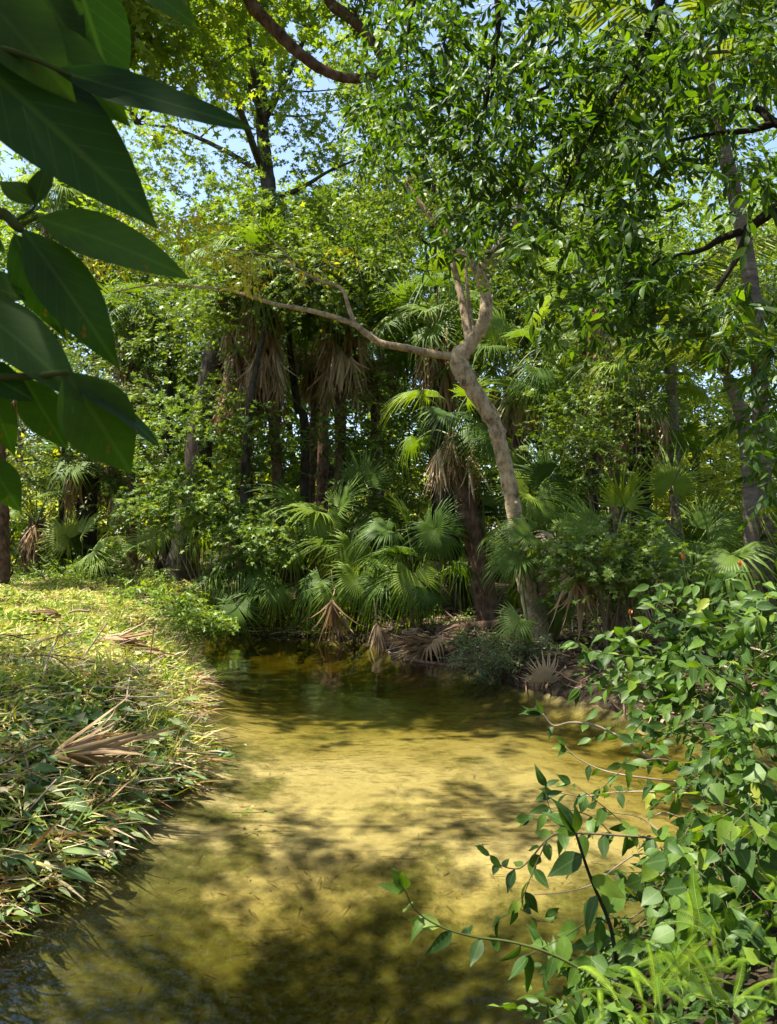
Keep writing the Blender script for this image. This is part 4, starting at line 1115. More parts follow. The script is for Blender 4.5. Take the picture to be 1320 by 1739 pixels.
shrub('fine-leaved shrub between the centre palms', on_ground(.2, D), [(P(650, 770, D), (1.0, .7, .7), 12), (P(690, 700, D), (.8, .7, .6), 8), (P(620, 850, D), (.9, .7, .5), 8), (P(555, 730, D + .4), (.6, .5, .4), 4)], LD, 'shrub', .12, stems=8, per=18, clump=.3)
D = 20.4
shrub('dark dense hedge-like shrub at the left edge of the clearing', on_ground(-9.7, D), [(P(45, 930, D), (1.0, .8, .7), 14), (P(95, 960, D), (.7, .8, .5), 8)], LG, 'crown_dark', .14, stems=6, per=12, clump=.25)
D = 11.2
shrub('small round bush of tiny leaves at the water edge under the pale tree', on_ground(1.95, 10.95), [(P(850, 1110, D), (.48, .4, .25), 16), (P(810, 1120, D - .1), (.3, .3, .18), 9), (P(900, 1115, D), (.35, .3, .2), 8)], LD, 'grey_leaf', .045, stems=8, per=16, clump=.12, spray_len=.18, nleaf=10, stem_r=.008, name='bush', cat='bush')
D = 15.2
shrub('bright lime green weed hanging over the water beside the left bank', on_ground(-4.15, 15.1), [(P(355, 1062, D), (.35, .3, .15), 9), (P(320, 1045, D), (.2, .2, .2), 4)], LS, 'crown_bright', .13, stems=5, per=8, clump=.12, spray_len=.25, nleaf=7, stem_r=.008, name='weed', cat='weed')
D = 18.8
shrub('strip of dark low weeds along the back of the left clearing', on_ground(-7.8, D), [(P(120, 985, D), (1.4, .5, .25), 16), (P(210, 985, D - .3), (1.2, .5, .25), 12), (P(30, 985, D), (1, .5, .25), 8)], LD_N, 'shrub', .14, stems=6, per=12, clump=.2, stem_r=.008, name='weed', cat='weed')
D = 14.5
shrub('weedy tuft on the shoulder of the left bank by the pool', on_ground(-4.4, D), [(P(280, 1020, D), (.5, .5, .15), 9), (P(245, 1010, D + 1), (.6, .5, .15), 8), (P(315, 1050, D - 1), (.3, .5, .15), 6)], LD_N, 'crown_bright', .13, stems=6, per=9, clump=.14, spray_len=.25, stem_r=.006, name='weed', cat='weed')

# the wood all round, seen as one mass
lg = Geo()
n_ = 9500
x = R.uniform(-32, 32, n_); y = R.uniform(31, 44, n_)
top = 6.2 + 2.0 * np.sin(x * .55 + 1) + 1.4 * np.sin(x * 1.3)
z = R.random(n_) ** .8 * (top + 1.0)
c = np.stack([x, y, z], 1)
sprays(lg, None, LD, c, rdir(n_, 0, .5), 1.0, 9, .34, droop=.2, njit=.6)
n_ = 4200
th = R.uniform(math.pi * .98, math.pi * 2.02, n_); rr = R.uniform(8.5, 14, n_)
c = np.stack([rr * np.cos(th), rr * np.sin(th) - 1, R.random(n_) * 13], 1)
sprays(lg, None, LD, c, rdir(n_, 0, .5), 1.0, 9, .36, droop=.2, njit=.6)
tag(lg.build('distant_wood', M['crown_bright']), 'sunlit green wood far behind the palms', 'wood', kind='stuff')

# ================================================================== near plants
def leaf_parts(parent, p, xd, nr, s, br, meshes, tpl, mass_mat, most=300, name='leaf', mass='foliage'):
    """the leaves that show largest become parts, the rest one mass"""
    px = (p[:, 0] / np.maximum(p[:, 1], .2)) * FPX + PW / 2
    py = HOR - (p[:, 2] - CAM[2]) / np.maximum(p[:, 1], .2) * FPX
    vis = (px > 0) & (px < PW) & (py > 0) & (py < PH) & (p[:, 1] > .3)
    sc_ = np.where(vis, s / np.maximum(p[:, 1], .3), 0)
    order = np.argsort(-sc_)
    top, rest = order[:most], order[most:]
    top = top[sc_[top] > 0]
    for i in top:
        put(name, meshes[R.integers(len(meshes))], parent, p[i], xd[i], nr[i], s[i])
    if len(rest):
        g = Geo(); scatter(g, tpl, p[rest], xd[rest], nr[rest], s[rest], br[rest])
        o = g.build(mass, M[mass_mat], parent); o['kind'] = 'stuff'


def leaf_mesh(tpl, mat):
    return Geo().add(tpl[0], tpl[1], None, R.random(), tpl[2]).mesh('leaf', M[mat], smooth=True)


OVER = [leaf_mesh(leaf_grid(4, w, .5, f, c, 0, tw), 'over_leaf') for w, f, c, tw in ((.36, .2, .2, .3), (.32, .3, .1, -.4), (.40, .1, .3, .2))]
NEAR = [leaf_mesh(leaf_grid(6, w, .35, f, c, wv, tw, 1.25), 'near_leaf') for w, f, c, wv, tw in ((.46, .25, .3, .012, .2), (.5, .15, .15, .02, -.3), (.42, .35, .45, .01, .4), (.48, .2, -.1, .015, 0))]
NEART = leaf_grid(5, .47, .36, .25, .25, .01, .1, 1.2)
HEART = [leaf_mesh(leaf_grid(7, w, .24, f, c, .01, 0, 1.3), 'near_leaf') for w, f, c in ((.85, .15, .15), (.78, .3, .3))]
HEARTT = leaf_grid(5, .8, .25, .2, .2, .01, 0, 1.2)

# ---- overhanging tree, upper right
ob = on_ground(5.0, 4.6, -.1)
ot = thing('overhanging_tree', 'overhanging tree with narrow dark leaves filling the upper right', 'tree', ob)
g = Geo(); q = spline([ob, (5.0, 4.8, 2.2), (4.6, 5.0, 4.2), (4.3, 5.2, 6.5), (4.2, 5.4, 9)], 7); tube(g, q, np.linspace(.26, .1, len(q)), 12, .04); g.build('trunk', M['bark_dark'], ot, smooth=True)
for pts, r0, r1 in [
    ([(4.6, 5.0, 3.9), P(1420, 280, 5.1), P(1320, 352, 5.2), P(1270, 388, 5.3), P(1225, 405, 5.4), P(1190, 425, 5.5), P(1120, 440, 5.6)], .055, .012),
    ([P(1272, 388, 5.3), P(1250, 440, 5.2), P(1225, 480, 5.2), P(1212, 505, 5.2)], .028, .010),
    ([(4.55, 5.0, 4.4), P(1400, 230, 5.3), P(1320, 210, 5.4), P(1290, 186, 5.5), P(1250, 182, 5.6), P(1200, 190, 5.7)], .045, .012),
    ([P(1320, 208, 5.4), P(1270, 222, 5.5), P(1215, 226, 5.6), P(1150, 240, 5.8)], .03, .01),
    ([(4.4, 5.1, 5.6), P(1200, -60, 5.8), P(1080, 100, 6.0), P(1000, 120, 6.1), P(900, 160, 6.2)], .05, .012),
    ([(4.35, 5.2, 6.2), P(1100, -160, 6.0), P(870, -60, 6.3), P(845, 60, 6.4), P(825, 180, 6.4), P(810, 250, 6.4)], .05, .008),
    ([P(1100, -160, 6.0), P(960, -200, 6.2), P(760, -120, 6.6), P(700, 20, 6.7), P(690, 120, 6.7)], .04, .008),
    ([P(1080, 100, 6.0), P(1010, 220, 5.8), P(960, 320, 5.8), P(940, 400, 5.8)], .02, .006),
    ([P(1120, 440, 5.6), P(1050, 500, 5.6), P(1010, 560, 5.6)], .012, .005),
    ([(4.3, 5.2, 6.5), (2.5, 4.5, 7.4), (.5, 4.4, 7.7), (-1.5, 4.6, 7.6)], .06, .02),
    ([(4.4, 5.1, 5.8), (3, 3.6, 6.4), (1.2, 2.6, 6.6), (0, 2.2, 6.5)], .06, .02)]:
    g = Geo(); q = spline(pts, 6); tube(g, q, np.linspace(r0, r1, len(q)), 7, .05); g.build('branch', M['bark_dark'], ot, smooth=True)
cen = []
for x, y, d, rx, ry, n_ in [(720, 60, 6.6, 80, 90, 42), (690, 210, 6.6, 70, 80, 34), (830, 90, 6.4, 100, 100, 46), (820, 260, 6.4, 90, 90, 42), (960, 80, 6.0, 100, 100, 46), (950, 240, 5.9, 90, 90, 42), (780, 370, 6.4, 70, 60, 24), (900, 390, 6.1, 60, 60, 18),
                            (1090, 80, 5.8, 100, 90, 44), (1080, 240, 5.7, 90, 90, 40), (1230, 60, 5.4, 90, 90, 34), (1200, 170, 5.5, 70, 60, 18), (1060, 380, 5.6, 80, 60, 30), (1120, 470, 5.5, 70, 50, 26), (1020, 510, 5.6, 70, 50, 20), (1130, 540, 5.4, 50, 40, 12), (950, 470, 5.8, 50, 50, 10),
                            (1290, 110, 5.2, 50, 80, 16), (1300, 720, 5.0, 40, 90, 18), (1310, 600, 5.0, 30, 60, 8), (640, 140, 6.8, 40, 60, 8), (1000, -60, 6.0, 350, 50, 60), (1270, 290, 5.0, 45, 60, 14), (1250, 500, 4.9, 40, 50, 8), (880, 160, 6.2, 110, 90, 24), (1040, 160, 5.9, 100, 90, 24), (770, 170, 6.6, 80, 90, 20)]:
    for _ in range(n_):
        cen.append(P(x + R.normal(0, rx * .55), y + R.normal(0, ry * .55), d + R.normal(0, .35)))
    for _ in range(n_ // 2):
        cen.append(P(x + R.normal(0, rx * .5), y + R.normal(0, ry * .4), d + .6 + R.normal(0, .4)))
for c, r, n_ in [((.2, 2.2, 6.8), (1.8, .7, .5), 40), ((.15, 3.6, 6.4), (.75, .7, .4), 46), ((3.2, 4.6, 6.6), (1.6, 1.4, .9), 50)]:  # unseen crown clumps above the frame, added for their shade
    cen += list(in_blob(n_, c, r, .1))
cen = np.array(cen)
dirs = rdir(len(cen), -.4, .6)
tg = Geo()
arr = sprays(None, tg, None, cen, dirs, .30, 13, .10, droop=.42, side=.85, njit=.7, twr=.003)
leaf_parts(ot, *arr, OVER, LN, 'over_leaf_j', 300)
o = tg.build('twigs', M['bark_dark'], ot); o['kind'] = 'stuff'

# ---- unseen tree, its crown laid out to shade near creek, bank and shrub
tree('unseen tree left of the frame, its crown placed to shade the near left bank', [on_ground(-7.4, 5.0, -.1), (-7.3, 5.2, 3), (-6.8, 5.8, 6), (-6.2, 6.2, 8.5)], [.3, .24, .18, .08],
     [([(-6.9, 5.7, 5.5), (-5.4, 4.4, 7), (-4, 3.6, 7.5), (-2.4, 3.2, 7.7)], .05, .015), ([(-6.7, 5.9, 6.2), (-5.4, 5.6, 7.6), (-4.2, 5.5, 8.4), (-3.2, 5.6, 8.9)], .04, .01), ([(-6.9, 5.7, 5.2), (-5, 3, 6.8), (-3.2, 1.2, 7.4)], .05, .015)],
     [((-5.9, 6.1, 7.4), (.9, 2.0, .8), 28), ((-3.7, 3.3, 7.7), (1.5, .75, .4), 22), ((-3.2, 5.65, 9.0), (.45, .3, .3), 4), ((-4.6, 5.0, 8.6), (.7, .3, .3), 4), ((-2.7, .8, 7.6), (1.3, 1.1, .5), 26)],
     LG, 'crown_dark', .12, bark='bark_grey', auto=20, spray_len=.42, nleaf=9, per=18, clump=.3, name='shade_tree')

# ---- broad-leaved shrub at the upper left, close to the viewer
def big_leaf(w, fold, curl, wave, tw, peak=.42):
    t = leaf_grid(12, w, peak, fold, curl, wave, tw, 1.15)
    return leaf_mesh(t, 'big_leaf')
bs = thing('broad_leaf_shrub', 'large dark broad-leaved shrub hanging in at the upper left, close by', 'shrub', (-1.05, .75, gz(-1.05, .75)))
def near_leaf(bx, by, d0, tx, ty, d1, wpx, up=.3, side=0.0, curl=.12, fold=.15, tw=.2, label=None):
    a, b_ = P(bx, by, d0), P(tx, ty, d1)
    L = np.linalg.norm(b_ - a)
    w = wpx / FPX * (d0 + d1) / 2 / L
    N = np.array([side, -.8, up])
    o = put('leaf', big_leaf(w, fold, curl + .08, R.uniform(.004, .03), tw + R.normal(0, .25)), bs, a, b_ - a, N, L)
    if label: o['label'] = label
for sp in [(-90, 60, .95, 275, 362, 1.0, 210, .5, 0, .02), (90, 118, .95, 437, 216, 1.05, 84, .25, .1, -.06), (110, -90, 1.05, 210, 186, 1.1, 130, .2, .3, .05), (230, -30, 1.1, 336, 32, 1.1, 60, .4, 0, .05),
           (40, 40, 1.0, 217, 186, 1.0, 110, .3, 0, .1), (62, 348, 1.0, 76, 266, 1.02, 46, .2, 0, .1), (62, 348, 1.0, -8, 296, 1.0, 44, .3, 0, .1), (62, 370, .98, 322, 446, 1.0, 104, .35, 0, .08),
           (38, 388, .98, 206, 612, 1.0, 104, .3, .2, .08), (24, 395, .99, 106, 578, 1.02, 84, .3, -.1, .06), (-70, 500, .95, 138, 640, .9, 118, .8, 0, .12), (110, 630, .92, 232, 806, .98, 128, .3, .2, .08),
           (120, 640, .93, 288, 742, .98, 56, .8, .3, .1), (40, 640, .96, 113, 768, 1.0, 76, .3, 0, .08), (-20, 640, .95, 17, 782, .98, 60, .3, 0, .1), (-25, 770, .95, 33, 873, .97, 64, .3, 0, .1),
           (-60, -40, .95, 120, 140, .95, 150, .3, 0, .1), (-80, 10, .97, 60, 120, 1.0, 120, .2, 0, .1), (20, -80, 1.0, 150, 90, 1.05, 120, .3, 0, .1), (-40, 480, 1.0, 40, 500, 1.0, 70, .3, 0, .1), (-60, 620, .92, 60, 668, .94, 70, .5, 0, .12), (-30, 400, 1.0, 8, 425, 1.0, 30, .3, 0, .1),
           (-60, 250, 1.02, 30, 60, 1.06, 110, .3, 0, .1), (60, -60, 1.1, 60, 100, 1.1, 100, .2, .2, .1)]:
    near_leaf(*sp)
for i in range(130):       # unseen rest of the plant, added above and beside the frame for shade
    c = np.array([R.uniform(-1.9, -.2), R.uniform(.35, 1.6), R.uniform(2.95, 3.7)])
    if c[0] > -.6 and c[1] > 1.1: c[2] += .25
    d = rdir(1, -.3, .5)[0]
    put('leaf', big_leaf(.42, .2, .15, .01, .2) if i < 6 else _bl[i % len(_bl)], bs, c, d, UP + R.normal(0, .3, 3), R.uniform(.18, .28))
    if i == 5: _bl = [o.data for o in bs.children[-6:]]
for pts, r in [([(-1.05, .75, gz(-1.05, .75)), (-1.1, .8, 1.2), P(-160, 420, .95), P(-60, 372, .97), P(0, 362, .98), P(28, 384, .98), P(38, 388, .98)], .012), ([P(28, 384, .98), P(45, 378, .98), P(64, 369, .98)], .004), ([P(20, 380, .98), P(50, 360, 1), P(62, 348, 1)], .003),
               ([P(-160, 420, .95), P(-200, 200, .95), P(-90, 60, .95), P(20, -80, 1.0), P(110, -120, 1.05), P(230, -30, 1.1)], .008), ([P(-90, 60, .95), P(30, 90, .95), P(120, 128, .95)], .005), ([P(-160, 420, .95), P(-90, 620, .93), P(20, 640, .93), P(115, 632, .92)], .007), ([P(-90, 620, .93), P(-50, 720, .95), P(-25, 770, .95)], .005)]:
    g = Geo(); q = spline(pts, 6); tube(g, q, np.linspace(r, r * .5, len(q)), 7); g.build('stem', M['twig_green'], bs, smooth=True)

# ---- right-hand bank
def leafy_branch(parent, path, r, size, step, meshes, mat='twig_green', droop=.5, tip=3, r1=.35, jit=.35, skip=0.0):
    q = spline(path, 8)
    g = Geo(); tube(g, q, np.linspace(r, r * r1, len(q)), 7); g.build('stem', M[mat], parent, smooth=True)
    seg = np.r_[0, np.cumsum(np.linalg.norm(np.diff(q, axis=0), axis=1))]
    s = seg[-1] * skip + step * .5; k = 0
    while s < seg[-1] and meshes:
        p = np.array([np.interp(s, seg, q[:, j]) for j in range(3)])
        t = norm(np.array([np.interp(min(s + .03, seg[-1]), seg, q[:, j]) for j in range(3)]) - np.array([np.interp(s - .03, seg, q[:, j]) for j in range(3)]))
        lat = norm(np.cross(t, [0, -.5, 1])) * (1 if k % 2 else -1)
        d = t * .5 + lat * .8 + R.normal(0, jit, 3) + [0, 0, -droop]
        put('leaf', meshes[R.integers(len(meshes))], parent, p, d, np.array([0, -.6, .8]) + R.normal(0, jit, 3), size * R.uniform(.7, 1.2))
        s += step * R.uniform(.7, 1.3); k += 1
    for i in range(tip if meshes else 0):
        d = norm(q[-1] - q[-3]) + R.normal(0, .45, 3) + [0, 0, -droop * .5]
        put('leaf', meshes[R.integers(len(meshes))], parent, q[-1], d, np.array([0, -.6, .8]) + R.normal(0, jit, 3), size * R.uniform(.6, 1.1))


rb = on_ground(2.35, 3.75)
def near_shrub(label, base, spots, size, lean=-.35, paths=()):
    t = thing('near_shrub', label, 'shrub', base)
    cen, dirs = [], []
    for x, y, d, rr, n_ in spots:
        c = P(x, y, d)
        for _ in range(1 + (n_ > 12)):
            g = Geo(); q = spline([base + R.normal(0, .05, 3) * [1, 1, 0], base * .45 + c * .55 + np.array([.15, 0, .1]) + R.normal(0, .09, 3), c + R.normal(0, .08, 3)], 7); tube(g, q, np.linspace(.012, .004, len(q)), 6); g.build('stem', M['twig_green'], t, smooth=True)
        for _ in range(n_):
            cen.append(c + R.normal(0, rr * .6, 3)); dirs.append(rdir(1, -.05, .5)[0] + np.array([lean, -.1, 0]))
    tg = Geo()
    arr = sprays(None, tg, None, np.array(cen), np.array(dirs), .30, 8, size, droop=.55, njit=.75, nrm=(-.1, -.5, .8), twr=.003)
    leaf_parts(t, *arr, NEAR, NEART, 'near_leaf_j', 300)
    o = tg.build('twigs', M['twig_green'], t); o['kind'] = 'stuff'
    for pth, d in paths:
        leafy_branch(t, PP(pth, d), .005, size, .05, NEAR)
near_shrub('dense leafy shrub at the right edge, its lower half in shade', rb, [(1280, 1270, 3.3, .26, 22), (1215, 1230, 3.7, .18, 9), (1265, 1370, 3.3, .18, 13), (1300, 1160, 3.3, .22, 16), (1300, 1400, 3.0, .18, 12), (1240, 1180, 3.6, .2, 11)], .088)
near_shrub('taller leafy shrub at right whose sprays reach left in front of the dark bank', on_ground(3.0, 4.6), [(1240, 1110, 4.0, .28, 20), (1150, 1085, 4.4, .24, 16), (1080, 1100, 4.6, .2, 12), (1300, 1040, 4.0, .2, 13), (1120, 1170, 4.4, .2, 12), (1210, 1040, 4.4, .18, 9), (1170, 1140, 4.3, .2, 10), (1290, 1110, 4.0, .2, 12)], .098, paths=[
    ([(1190, 1130), (1100, 1118), (1020, 1108), (978, 1092)], 4.3), ([(1150, 1200), (1085, 1165), (1030, 1125), (1000, 1110)], 4.3), ([(1200, 1060), (1160, 1020), (1130, 1000), (1120, 1030)], 4.4), ([(1180, 1150), (1130, 1080), (1110, 1050), (1120, 1020)], 4.3), ([(1150, 1150), (1080, 1140), (1020, 1150), (985, 1170)], 4.3)])

t = thing('heart_leaf_vine', 'heart-leaved vine draped over the right bank above the ferns', 'vine', on_ground(2.1, 3.4))
cen, dirs = [], []
for x, y, d, rr, n_ in [(1230, 1430, 3.0, .16, 13), (1290, 1490, 2.8, .14, 10), (1180, 1460, 3.1, .12, 7), (1290, 1330, 2.9, .14, 8), (1160, 1400, 3.3, .1, 5)]:
    c = P(x, y, d)
    for _ in range(n_):
        cen.append(c + R.normal(0, rr * .6, 3)); dirs.append(rdir(1, -.3, .5)[0])
tg = Geo()
arr = sprays(None, tg, None, np.array(cen), np.array(dirs), .3, 5, .088, droop=.8, njit=.4, nrm=(-.1, -.8, .6), twr=.0025)
leaf_parts(t, *arr, HEART, HEARTT, 'near_leaf_j', 300)
o = tg.build('vine_stems', M['twig'], t); o['kind'] = 'stuff'

t = thing('arching_branch', 'thin branch with pointed leaves arching out over the water at mid right', 'branch', P(1190, 1440, 3.4))
for pth, d, r in [([(1190, 1440), (1120, 1425), (1040, 1418), (960, 1415), (930, 1425), (900, 1460), (880, 1475), (852, 1470), (832, 1452)], 3.4, .006), ([(960, 1415), (940, 1385), (930, 1360), (928, 1335)], 3.4, .003), ([(930, 1425), (905, 1480), (880, 1540), (850, 1560)], 3.35, .003), ([(880, 1540), (910, 1562), (925, 1560)], 3.35, .002), ([(1040, 1418), (1010, 1390), (960, 1375), (900, 1390)], 3.5, .003), ([(1090, 1422), (1050, 1390), (1000, 1350), (970, 1330)], 3.5, .003)]:
    leafy_branch(t, PP(pth, d), r, .095, .05, NEAR, 'twig', droop=.55)

t = thing('drooping_branch', 'low branch with drooping leaves reaching left over the water at the bottom', 'branch', P(1080, 1720, 2.85))
leafy_branch(t, PP([(1080, 1720), (1010, 1662), (940, 1622), (870, 1600), (800, 1590), (745, 1572), (705, 1545), (688, 1512)], 2.85), .006, .115, .06, NEAR, 'twig_green', droop=.75, tip=5)

t = thing('upright_sapling', 'upright sapling with a dark stem and large bright leaves at its top', 'sapling', on_ground(1.1, 3.3))
leafy_branch(t, [on_ground(1.1, 3.3), P(1055, 1650, 2.95), P(1036, 1570, 2.95), P(1003, 1490, 2.95), P(978, 1415, 2.95)], .010, .17, .10, NEAR, 'bark_dark', droop=.45, tip=6, r1=.5, skip=.35)
leafy_branch(t, PP([(1036, 1570), (1010, 1560), (960, 1590), (900, 1620)], 2.95), .004, .13, .08, NEAR, 'twig_green', droop=.6)

t = thing('pale_stemmed_shrub', 'shrub with a pale bare arching stem tipped with bright leaves', 'shrub', P(1230, 1360, 4.3))
leafy_branch(t, PP([(1230, 1360), (1160, 1310), (1105, 1288), (1060, 1256), (1010, 1232), (970, 1227), (940, 1232), (922, 1212)], 4.3), .011, .12, .09, NEAR, 'twig_pale', droop=.5, tip=7, skip=.72)
leafy_branch(t, PP([(1180, 1330), (1100, 1322), (1030, 1310), (985, 1290), (960, 1268)], 4.2), .006, .1, .07, NEAR, 'twig_pale', droop=.5, skip=.3)
leafy_branch(t, PP([(1200, 1350), (1130, 1345), (1050, 1345), (990, 1352), (940, 1345)], 4.0), .005, .1, .08, NEAR, 'twig_pale', droop=.5, skip=.3)
leafy_branch(t, PP([(1190, 1320), (1130, 1290), (1070, 1300), (1020, 1340)], 4.1), .005, .1, .07, NEAR, 'twig', droop=.5, skip=.2)

t = thing('bare_twigs', 'tangle of bare pale twigs over the sunlit sandy edge at right', 'twigs', P(1200, 1500, 3.7))
for pth in [[(1200, 1500), (1150, 1470), (1090, 1450), (1050, 1470), (1010, 1500), (960, 1515), (900, 1520)], [(1140, 1470), (1110, 1500), (1090, 1510), (1060, 1500)], [(1190, 1480), (1140, 1430), (1090, 1390), (1040, 1380)], [(1180, 1500), (1130, 1500), (1100, 1540), (1070, 1560)], [(1200, 1440), (1170, 1400), (1130, 1380), (1100, 1392)], [(1230, 1470), (1180, 1410), (1150, 1420), (1130, 1460)]]:
    g = Geo(); q = spline([P(x, y, 3.7 + R.normal(0, .05)) for x, y in pth], 6); tube(g, q, np.linspace(.005, .002, len(q)), 6); g.build('twig', M['twig_pale'], t, smooth=True)

# ferns
fern_specs = [('yellow-green sword fern at the right edge, fronds upright', 1240, 1625, 2.45, 14, .24), ('sword fern low in the right corner', 1170, 1680, 2.3, 13, .22), ('dark green sword fern left of the bright ones', 1070, 1700, 2.4, 13, .24), ('sword fern below the heart-leaved vine', 1290, 1555, 2.6, 12, .22), ('sword fern at the bottom edge beside the corner', 1270, 1715, 2.2, 12, .2), ('small sword fern at the foot of the upright sapling', 1000, 1735, 2.6, 8, .19)]
for lab, x, y, d, n_, L in fern_specs:
    c = P(x, y, d)
    t = thing('fern', lab, 'fern', c)
    for i in range(n_):
        az = R.uniform(0, 6.28); el = math.radians(R.uniform(0, 70))
        dr = np.array([math.cos(az) * math.cos(el), math.sin(az) * math.cos(el), math.sin(el)])
        k = R.integers(0, 2)
        cj = c + R.normal(0, .06, 3) * [1, 1, .4]
        o = put('frond', FERN[k][0], t, cj, dr, UP + np.array([0, -.4, 0]) + R.normal(0, .4, 3), L * R.uniform(.5, 1.1))
        put('stalk', FERN_ST[k], o)

# broad weeds covering the near right bank
t = thing('broad_weeds', 'mat of broad green weeds covering the near right bank', 'weeds', on_ground(1.6, 3.0))
n_ = 700
x = R.uniform(.55, 2.9, n_); y = R.uniform(2.1, 4.5, n_)
d_ = poly_sd(x, y, CREEK); k = d_ > .0
x, y = x[k], y[k]
cen = np.stack([x, y, ground_z(x, y) + R.uniform(.02, .26, len(x))], 1)
tg = Geo()
arr = sprays(None, tg, None, cen, rdir(len(cen), .6, .5), .16, 6, .07, droop=.25, njit=.5, nrm=(0, -.4, .9), twr=.003)
leaf_parts(t, *arr, NEAR + HEART[:1], NEART, 'near_leaf_j', 300)
o = tg.build('weed_stems', M['twig_green'], t); o['kind'] = 'stuff'

# ---- left bank: cut weeds, grass and leaf clippings
BLADE = (np.array([(0, -.02, 0), (.5, -.022, .05), (1, 0, -.05), (.5, .022, .05), (0, .02, 0)]), np.array([(0, 1, 3), (0, 3, 4), (1, 2, 3)]), np.zeros((5, 2)))
def left_points(n, y0, y1, pw=1.0, dmin=.0, xmin=-9.5):
    u = R.random(n); y = y0 * (y1 / y0) ** u if pw == 1 else R.uniform(y0, y1, n)
    x = R.uniform(xmin, -1.2, n)
    d = poly_sd(x, y, CREEK); k = (d > dmin) & (x < -1.3) & (x > -.62 * y - 1.2)
    x, y = x[k], y[k]
    return np.stack([x, y, ground_z(x, y)], 1)
g = Geo()
def thin(p, near):      # fewer blades where the clippings lie
    return p[R.random(len(p)) < np.clip((p[:, 1] - 4.0) / 4.5, near, 1)]
def lift(n, a, b_): return np.stack([np.zeros(n), np.zeros(n), R.uniform(a, b_, n)], 1)
def patch(p, f, k): return k * wob(p[:, 0] * f, p[:, 1] * f)
p = thin(left_points(120000, 3.0, 19.5), .3)
keep = R.random(len(p)) < .55 + 1.3 * wob(p[:, 0] * 1.7 + 3, p[:, 1] * 1.7); p = p[keep]; n_ = len(p)
tall = np.clip(.7 + patch(p, 1.7, 1.6), .4, 1.6)
d = rdir(n_, .45, .6); scatter(g, BLADE, p + [0, 0, -.01], d, rdir(n_, .6), R.uniform(.05, .17, n_) * tall, np.clip(R.normal(.26, .15, n_) + patch(p, 1.5, .25), 0, 1))
p = thin(left_points(90000, 3.0, 19.5), .6); n_ = len(p)
scatter(g, BLADE, p + lift(n_, 0, .09), rdir(n_, 0, .25), rdir(n_, 1.5), R.uniform(.06, .32, n_), np.clip(R.normal(.62, .17, n_) + patch(p, 2.1, .45), 0, 1))
p = thin(left_points(90000, 3.0, 19.5), .4); n_ = len(p)
scatter(g, LG, p + lift(n_, 0, .13), rdir(n_, .1, .4), rdir(n_, 1.4), R.uniform(.03, .11, n_) * np.clip(1 + patch(p, 1.1, 1.0), .5, 1.6), np.clip(R.normal(.36, .2, n_) + patch(p, 1.3, .5), 0, 1))
# tufts
q = left_points(500, 4.0, 18); q = np.repeat(q, 26, 0); n_ = len(q)
d = rdir(n_, 1.1, .5); scatter(g, BLADE, q + R.normal(0, .05, (n_, 3)) * [1, 1, 0], d, rdir(n_, .3), R.uniform(.12, .32, n_), np.clip(np.repeat(R.normal(.2, .2, n_ // 26), 26) + R.normal(0, .06, n_), 0, 1))
q = left_points(26000, 3.2, 16, xmin=-4.5); q = q[poly_sd(q[:, 0], q[:, 1], CREEK) < .22]; n_ = len(q)
d = rdir(n_, -.25, .5); d[:, 0] += .7; scatter(g, BLADE, q + lift(n_, 0, .10), d, rdir(n_, .8), R.uniform(.12, .4, n_), np.where(R.random(n_) < .6, R.uniform(.8, 1, n_), R.uniform(.1, .6, n_)))
tag(g.build('cut_grass', M['grass']), 'sunlit mown grass, weeds and straw covering the left bank', 'grass', kind='stuff')

CUT = [leaf_mesh(leaf_grid(5, w, .4, f, c, .02, tw, 1.2), 'cut_leaf') for w, f, c, tw in ((.3, .25, .2, .3), (.36, .1, .35, -.3), (.26, .35, .1, .5), (.42, .2, .3, 0))]
CUTT = leaf_grid(4, .33, .4, .2, .25, .01, .1, 1.2)
M['cut_leaf_j'] = leaf_mat('cut_leaf_mass', [(0, (.05, .10, .03)), (.35, (.09, .16, .05)), (.6, (.16, .22, .07)), (.78, (.30, .31, .16)), (.9, (.38, .30, .18)), (1, (.35, .19, .05))], trans=.25, tcol=(1.3, 1.2, .5), gloss=.06, rough=.4, vein=.3)
t = thing('leaf_clippings', 'heap of large cut leaves and stalks at the near end of the left bank', 'clippings', on_ground(-2.6, 5.5))
p = np.concatenate([left_points(1000, 3.4, 8.5, xmin=-5.0), left_points(3000, 3.4, 6.6, xmin=-3.2)]); n_ = len(p)
dd = np.maximum(poly_sd(p[:, 0], p[:, 1], CREEK), 0)
e_ = np.exp(-dd / .4)
p[:, 2] += R.uniform(.02, .11, n_)
p[:, 0] += .12 * e_
xd = rdir(n_, 0, .25); xd[:, 0] += .6 * e_; xd[:, 2] -= .2 * e_
leaf_parts(t, p, xd, rdir(n_, 1.5, .5), np.clip(R.gamma(4, .028, n_), .05, .22), R.random(n_), CUT, CUTT, 'cut_leaf_j', 300, mass='clippings')
for i in range(90):
    a = left_points(40, 3.6, 9, xmin=-4)[0] + [0, 0, .11]
    v = rdir(1, .1, .25)[0] * R.uniform(.2, .5)
    g = Geo(); tube(g, spline([a - v, a + R.normal(0, .03, 3) + [0, 0, .03], a + v], 4), R.uniform(.003, .008), 5); g.build('stalk', M['twig_pale' if R.random() < .5 else 'twig'], t, smooth=True)

